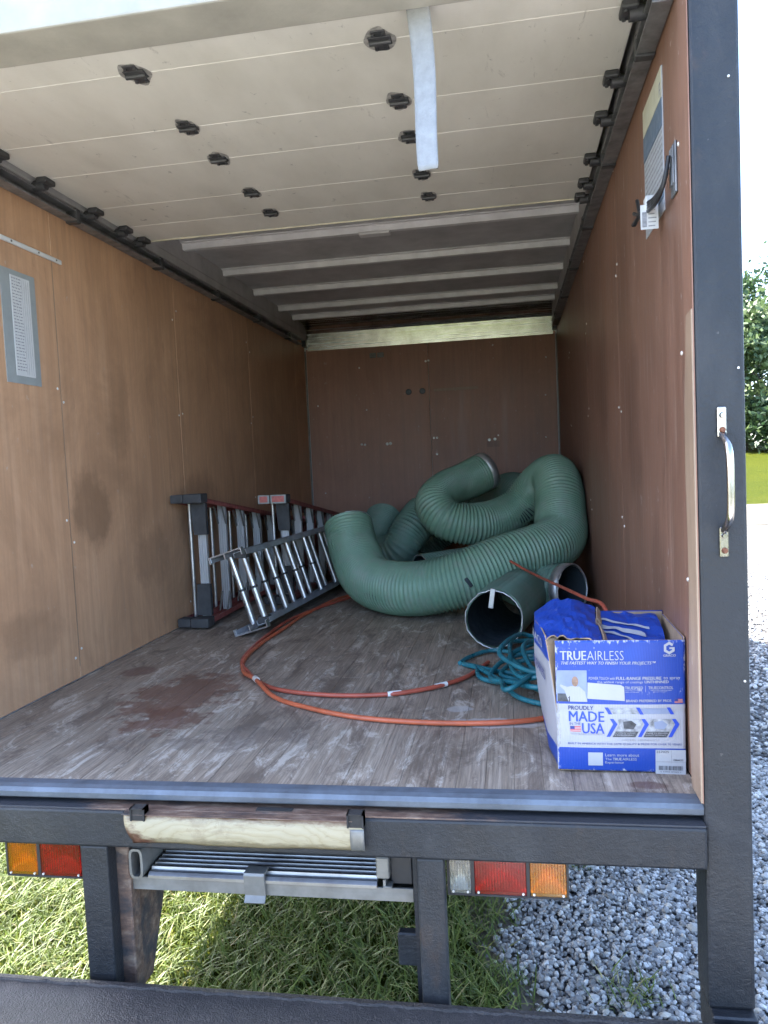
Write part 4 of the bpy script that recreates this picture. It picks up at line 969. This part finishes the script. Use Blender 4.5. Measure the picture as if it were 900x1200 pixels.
T4('TRUE', 166, 287, 300, 335, 'pwhite', bold=.03); T4('AIRLESS', 304, 287, 487, 335, 'pwhite', bold=-.012)
T4('THE FASTEST WAY TO FINISH YOUR PROJECTS\u2122', 171, 341, 645, 362, 'pwhite', bold=.028, shear=.25)
rect('logo_disc', 0, 0, 0, 0, M['pwhite'], poly=None) if False else None
def glogo(cx, cy, r, mat, inner):
    hexa = [(U(cx)+U(142+r)*math.cos(a)*.92, V(cy)+U(142+r)*math.sin(a)) for a in [math.pi/6+k*math.pi/3 for k in range(6)]]
    s = [(a*.55+U(cx)*.45, b*.55+V(cy)*.45) for a, b in hexa]
    me = MB()
    # six-sided ring broken on the right, with an inward bar and pointed tips, like a G
    for k in (0, 1, 2, 3, 4):
        p0, p1, q0, q1 = hexa[k], hexa[k+1], s[k], s[k+1]
        if k == 0: p0 = (p0[0]*.75+p1[0]*.25, p0[1]*.75+p1[1]*.25)
        me.add([(p0[0], p0[1], 0), (p1[0], p1[1], 0), (q1[0], q1[1], 0), (q0[0], q0[1], 0)], [(0, 1, 2, 3)])
    w = U(142+r); me.add([(U(cx)+.02*w, V(cy)+.12*w, 0), (U(cx)+.80*w, V(cy)+.12*w, 0), (U(cx)+.80*w, V(cy)-.50*w, 0), (U(cx)+.42*w, V(cy)-.28*w, 0), (U(cx)+.42*w, V(cy)-.16*w, 0), (U(cx)+.02*w, V(cy)-.16*w, 0)], [(0, 1, 2, 3, 4, 5)])
    mm = me.mesh('emblem', M[mat]); warp(mm, .0013); link('emblem', mm, fo)
glogo(712, 274, 33, 'pwhite', 'blue'); T4('GRACO', 682, 306, 744, 318, 'pwhite', bold=.03)
# picture of the painter at the left
rect('picture_panel', U(145), V(552), U(300), V(388), M['plight']); rect('picture_panel', U(150), V(552), U(212), V(510), M['pdark'], .0012)
rect('picture_panel', 0, 0, 0, 0, M['cwhite'], .0012, poly=[(U(x), V(y)) for x, y in ((205, 552), (185, 492), (160, 470), (165, 462), (200, 475), (222, 470), (262, 472), (290, 500), (300, 552))])
rect('picture_panel', 0, 0, 0, 0, M['pskin'], .0015, poly=[(U(240+17*math.cos(a)), V(446-27*math.sin(a))) for a in [k*math.pi/6 for k in range(12)]])
T4('POWER TOUCH with', 310, 421, 440, 436, 'pwhite'); T4('FULL-RANGE PRESSURE', 446, 420, 672, 436, 'pwhite', bold=.03); T4('to spray', 682, 421, 765, 440, 'pwhite')
T4('the widest range of coatings', 352, 441, 580, 457, 'pwhite'); T4('UNTHINNED', 588, 440, 708, 454, 'pwhite', bold=.03)
rect('blank_sticker', 0, 0, 0, 0, M['sticker'], .0022, poly=[(U(x), V(y)) for x, y in ((300, 532), (303, 450), (470, 462), (486, 472), (488, 545), (302, 535))])
T4('TRUESPEED', 490, 470, 580, 485, 'pwhite', bold=.015); T4('TRUECONTROL', 606, 470, 730, 485, 'pwhite', bold=.015); rect('rule', U(592), V(500), U(593.5), V(466), M['pwhite'])
T4('ADJUST SPEED FOR CONTROL', 490, 489, 575, 494, 'pwhite'); T4('PRECISE PRESSURE', 618, 489, 722, 494, 'pwhite'); T4('AND COVERAGE', 490, 497, 560, 502, 'pwhite'); T4('ON ANY PROJECT', 630, 497, 700, 502, 'pwhite')
T4('BRAND PREFERRED BY PROS', 495, 538, 720, 551, 'pwhite', bold=.02)
def flag(x0, y0, x1, y1):
    rect('flag', U(x0), V(y1), U(x1), V(y0), M['pwhite'], .0012)
    for k in range(4): rect('flag_stripe', U(x0), V(y0+(y1-y0)*(2*k+1)/7.2), U(x1), V(y0+(y1-y0)*(2*k)/7.2), M['pred'], .0016)
    rect('flag_canton', U(x0), V(y0+(y1-y0)*.55), U(x0+(x1-x0)*.42), V(y0), M['navy'], .002)
flag(736, 536, 776, 557)
T4('PROUDLY', 203, 573, 330, 596, 'navy', bold=.012); T4('MADE', 204, 603, 384, 656, 'pblue', bold=.018); T4('IN THE', 208, 662, 263, 675, 'navy'); flag(210, 681, 264, 710); T4('USA', 270, 664, 384, 719, 'pblue', bold=.02)
T4('WITH GLOBAL COMPONENTS', 210, 717, 384, 728, 'ink_grey')
for dx in (0, 158, 310):
    rect('chevron', 0, 0, 0, 0, M['pblue'], .0012, poly=[(U(x+dx), V(y)) for x, y in ((386, 580), (404, 580), (424, 616), (406, 616))])
    rect('chevron', 0, 0, 0, 0, M['pblue'], .0012, poly=[(U(x+dx), V(y)) for x, y in ((430, 640), (450, 668), (412, 735), (394, 735), (428, 668), (412, 640))])
for dx, m1 in ((0, 'pgrey'), (155, 'plight')):
    rect('picture_panel', 0, 0, 0, 0, M[m1], .0012, poly=[(U(x+dx), V(y)) for x, y in ((412, 584), (542, 584), (558, 614), (430, 614))])
    rect('picture_panel', 0, 0, 0, 0, M['pgrey'], .0012, poly=[(U(x+dx), V(y)) for x, y in ((450, 640), (568, 640), (580, 662), (556, 706), (440, 706), (458, 668))])
    rect('picture_panel', 0, 0, 0, 0, M['pdark'], .0012, poly=[(U(x+dx), V(y)) for x, y in ((440, 706), (556, 706), (540, 736), (424, 736))])
    rect('picture_panel', 0, 0, 0, 0, M['plight' if dx else 'pdark'], .0016, poly=[(U(x+dx), V(y)) for x, y in ((478, 655), (520, 648), (545, 668), (530, 694), (482, 690))])
T4('BUILT IN AMERICA WITH THE SAME QUALITY', 0+436, 711, 540, 718, 'pwhite'); T4('TO PROVEN MATERIALS', 430, 722, 530, 729, 'pwhite'); T4('MADE TO PROVEN', 595, 711, 700, 718, 'pwhite'); T4('QUALITY MATERIALS', 590, 722, 690, 729, 'pwhite')
T4('ROGERS, MINNESOTA', 470, 747, 662, 757, 'ink_grey'); T4('BUILT IN AMERICA WITH THE SAME QUALITY & PRIDE FOR OVER 90 YEARS', 198, 768, 770, 780, 'navy')
rect('code_patch', U(299), V(890), U(374), V(820), M['pwhite'])
T4('Learn more about', 386, 824, 558, 840, 'pwhite'); T4('The', 386, 848, 418, 860, 'pwhite'); T4('TRUE', 424, 847, 470, 861, 'pwhite', bold=.03); T4('AIRLESS', 473, 847, 545, 861, 'pwhite'); T4('Experience', 386, 866, 480, 882, 'pwhite')
lab = rect('shipping_label', U(640), V(936), U(790), V(802), M['pwhite'], .0014)
T4('257025', 644, 806, 706, 818, 'ink', off=.0022); glogo(752, 832, 25, 'ink', 'pwhite'); T4('GRACO', 728, 850, 776, 859, 'ink', bold=.03, off=.0022); rect('rule', U(718), V(872), U(720), V(804), M['ink_grey'], .002); rect('rule', U(642), V(866), U(788), V(864), M['ink_grey'], .002)
rb_ = random.Random(5); x = 656
while x < 772:
    w = rb_.choice((1.2, 2.2, 3.4)); rect('bar_line', U(x), V(909), U(x+w), V(886), M['ink'], .002); x += w+rb_.choice((1.2, 2.0, 3.0))
T4('6 33955 87025 1', 664, 914, 764, 921, 'ink', off=.002)
# left panel bowed outwards, torn away from the front panel
def lp(u, v, off=0.0):
    z = v*.362; t = v; fr = -.024*t**2.2; re = -.022-.026*math.sin(math.pi*min(1, t*.62)); k = math.sin(u*math.pi*.5)
    x = BX+.001+fr*(1-k)+re*k+.002*math.sin(u*9+v*5); return (x-off, BY+.006+u*BD+.01*t*(1-u), z+.002)
lpn = MB(); lpn.grid(lambda u, v: lp(u, v), 20, 26, mif=lambda u, v: 0 if v > .80 or v < .14 else 1)
lo = lpn.build('side_panel', [M['blue'], M['cwhite'], M['kraft']], root, recalc=False); md = lo.modifiers.new('t', 'SOLIDIFY'); md.thickness = .004; md.offset = 1; md.material_offset_rim = 2
for s0, z0, z1 in (('GRACO', .86, .93), ('TRUEAIRLESS', .62, .70)):
    text(s0, .12, z0, .8, z1, M['pwhite' if z0 > .8 else 'navy'], bold=.02, parent=lo, place=lambda a, b: lp(1-a, b, .0045))
# torn glue flap seen in the gap at the front left corner
gl = MB(); gl.grid(lambda u, v: (lp(0, v)[0]+.003+u*(.030*v**1.5+.004), BY+.016+.02*u, .004+v*.352), 6, 20); go = gl.build('glue_flap', M['kraft'], root); go.modifiers.new('t', 'SOLIDIFY').thickness = .003
# right and back panels, base
def rp_(u, v): return (BX+BW-.004+.014*v*(.3+.7*u)*(1-.4*u), BY+.006+u*BD, v*.358+.002)
rpn = MB(); rpn.grid(rp_, 12, 14, mif=lambda u, v: 0 if v > .55 or v < .2 else 1); ro = rpn.build('side_panel', [M['blue'], M['cwhite'], M['kraft']], root, recalc=False); md = ro.modifiers.new('t', 'SOLIDIFY'); md.thickness = .004; md.offset = -1; md.material_offset_rim = 2
ri = MB(); ri.grid(lambda u, v: tuple(Vector(rp_(u, .3+.7*v))+Vector((-.006, 0, 0))), 10, 8); ri.build('inner_liner', M['kraft'], root)
bk = MB(); bk.grid(lambda u, v: (BX-.02+u*(BW+.022), BY+BD+.004, v*.368+.002), 12, 12); bo = bk.build('back_panel', [M['blue'], M['cwhite'], M['kraft']], root); bo.modifiers.new('t', 'SOLIDIFY').thickness = .004
bi = MB(); bi.grid(lambda u, v: (BX-.0+u*BW, BY+BD-.002, .25+v*.118), 8, 4); bi.build('inner_liner', M['kraft'], root)
MB().box((BX+.004, BY+.01, .001), (BX+BW-.006, BY+BD, .008)).build('base_panel', M['kraft'], root)
# top flaps: crumpled left one, two folded ones inside
rn = random.Random(4); NZ = [[rn.uniform(-1, 1) for _ in range(16)] for _ in range(16)]
def nz(u, v):
    a, b = u*13, v*13; i, j = int(a), int(b); f, g_ = a-i, b-j
    return (NZ[i][j]*(1-f)+NZ[i+1][j]*f)*(1-g_)+(NZ[i][j+1]*(1-f)+NZ[i+1][j+1]*f)*g_
def lf(u, v):      # u: left to middle, v: front to back
    base = lp(v, 1); x = base[0]+u*(.150+.03*v); arch = .052*math.sin(math.pi*(.12+.62*u))*(.35+.9*v)-.012
    return (x, BY+.014+v*(BD-.02)+.012*nz(u*.5, v*.5), .362+arch*(1.0)-.02*u*u+.006*nz(u, v))
fl = MB(); fl.grid(lf, 18, 18, smooth=False); lo_ = fl.build('top_flap', [M['blue'], M['kraft']], root, recalc=False); md = lo_.modifiers.new('t', 'SOLIDIFY'); md.thickness = .0035; md.offset = -1; md.material_offset_rim = 1; md.material_offset = 0
e_ = MB(); pe = [Vector(lf(1, k/10))+Vector((.003, 0, 0)) for k in range(11)]
for a, b in zip(pe, pe[1:]): e_.add([a, b, b+Vector((.012, 0, -.02)), a+Vector((.012, 0, -.02))], [(0, 1, 2, 3)])
eo = e_.build('flap_edge', M['kraft'], root); eo.modifiers.new('t', 'SOLIDIFY').thickness = .004
def bf(u, v): return (BX+.135+u*.172, BY+BD-.004-v*.20, .366-.075*v+.02*math.sin(math.pi*v)*u+.006*nz(u*.6, v*.6))
fl = MB(); fl.grid(bf, 12, 12, smooth=False); b2 = fl.build('top_flap', [M['blue'], M['kraft']], root); b2.modifiers.new('t', 'SOLIDIFY').thickness = .0035
def mf(u, v): return (BX+.150+u*.165-.05*v*(1-u), BY+.012+v*.17, .338-.05*math.sin(v*2.0)+.05*v*u*(1-u)*2+.022*v*(1-u)+.005*nz(u*.7, v*.7))
fl = MB(); fl.grid(mf, 12, 12, smooth=False); b3 = fl.build('top_flap', [M['blue'], M['kraft']], root); b3.modifiers.new('t', 'SOLIDIFY').thickness = .0035
for k in range(4):
    w_ = MB(); w_.grid(lambda u, v: tuple(Vector(bf(.05+.75*u*(1-.12*k), .18+.14*k+.35*u+v*(.05 if k != 1 else .09)))+Vector((0, -.001, .0045))), 12, 1); w_.build('flap_stripe', M['pwhite'], b2) if k < 3 else None
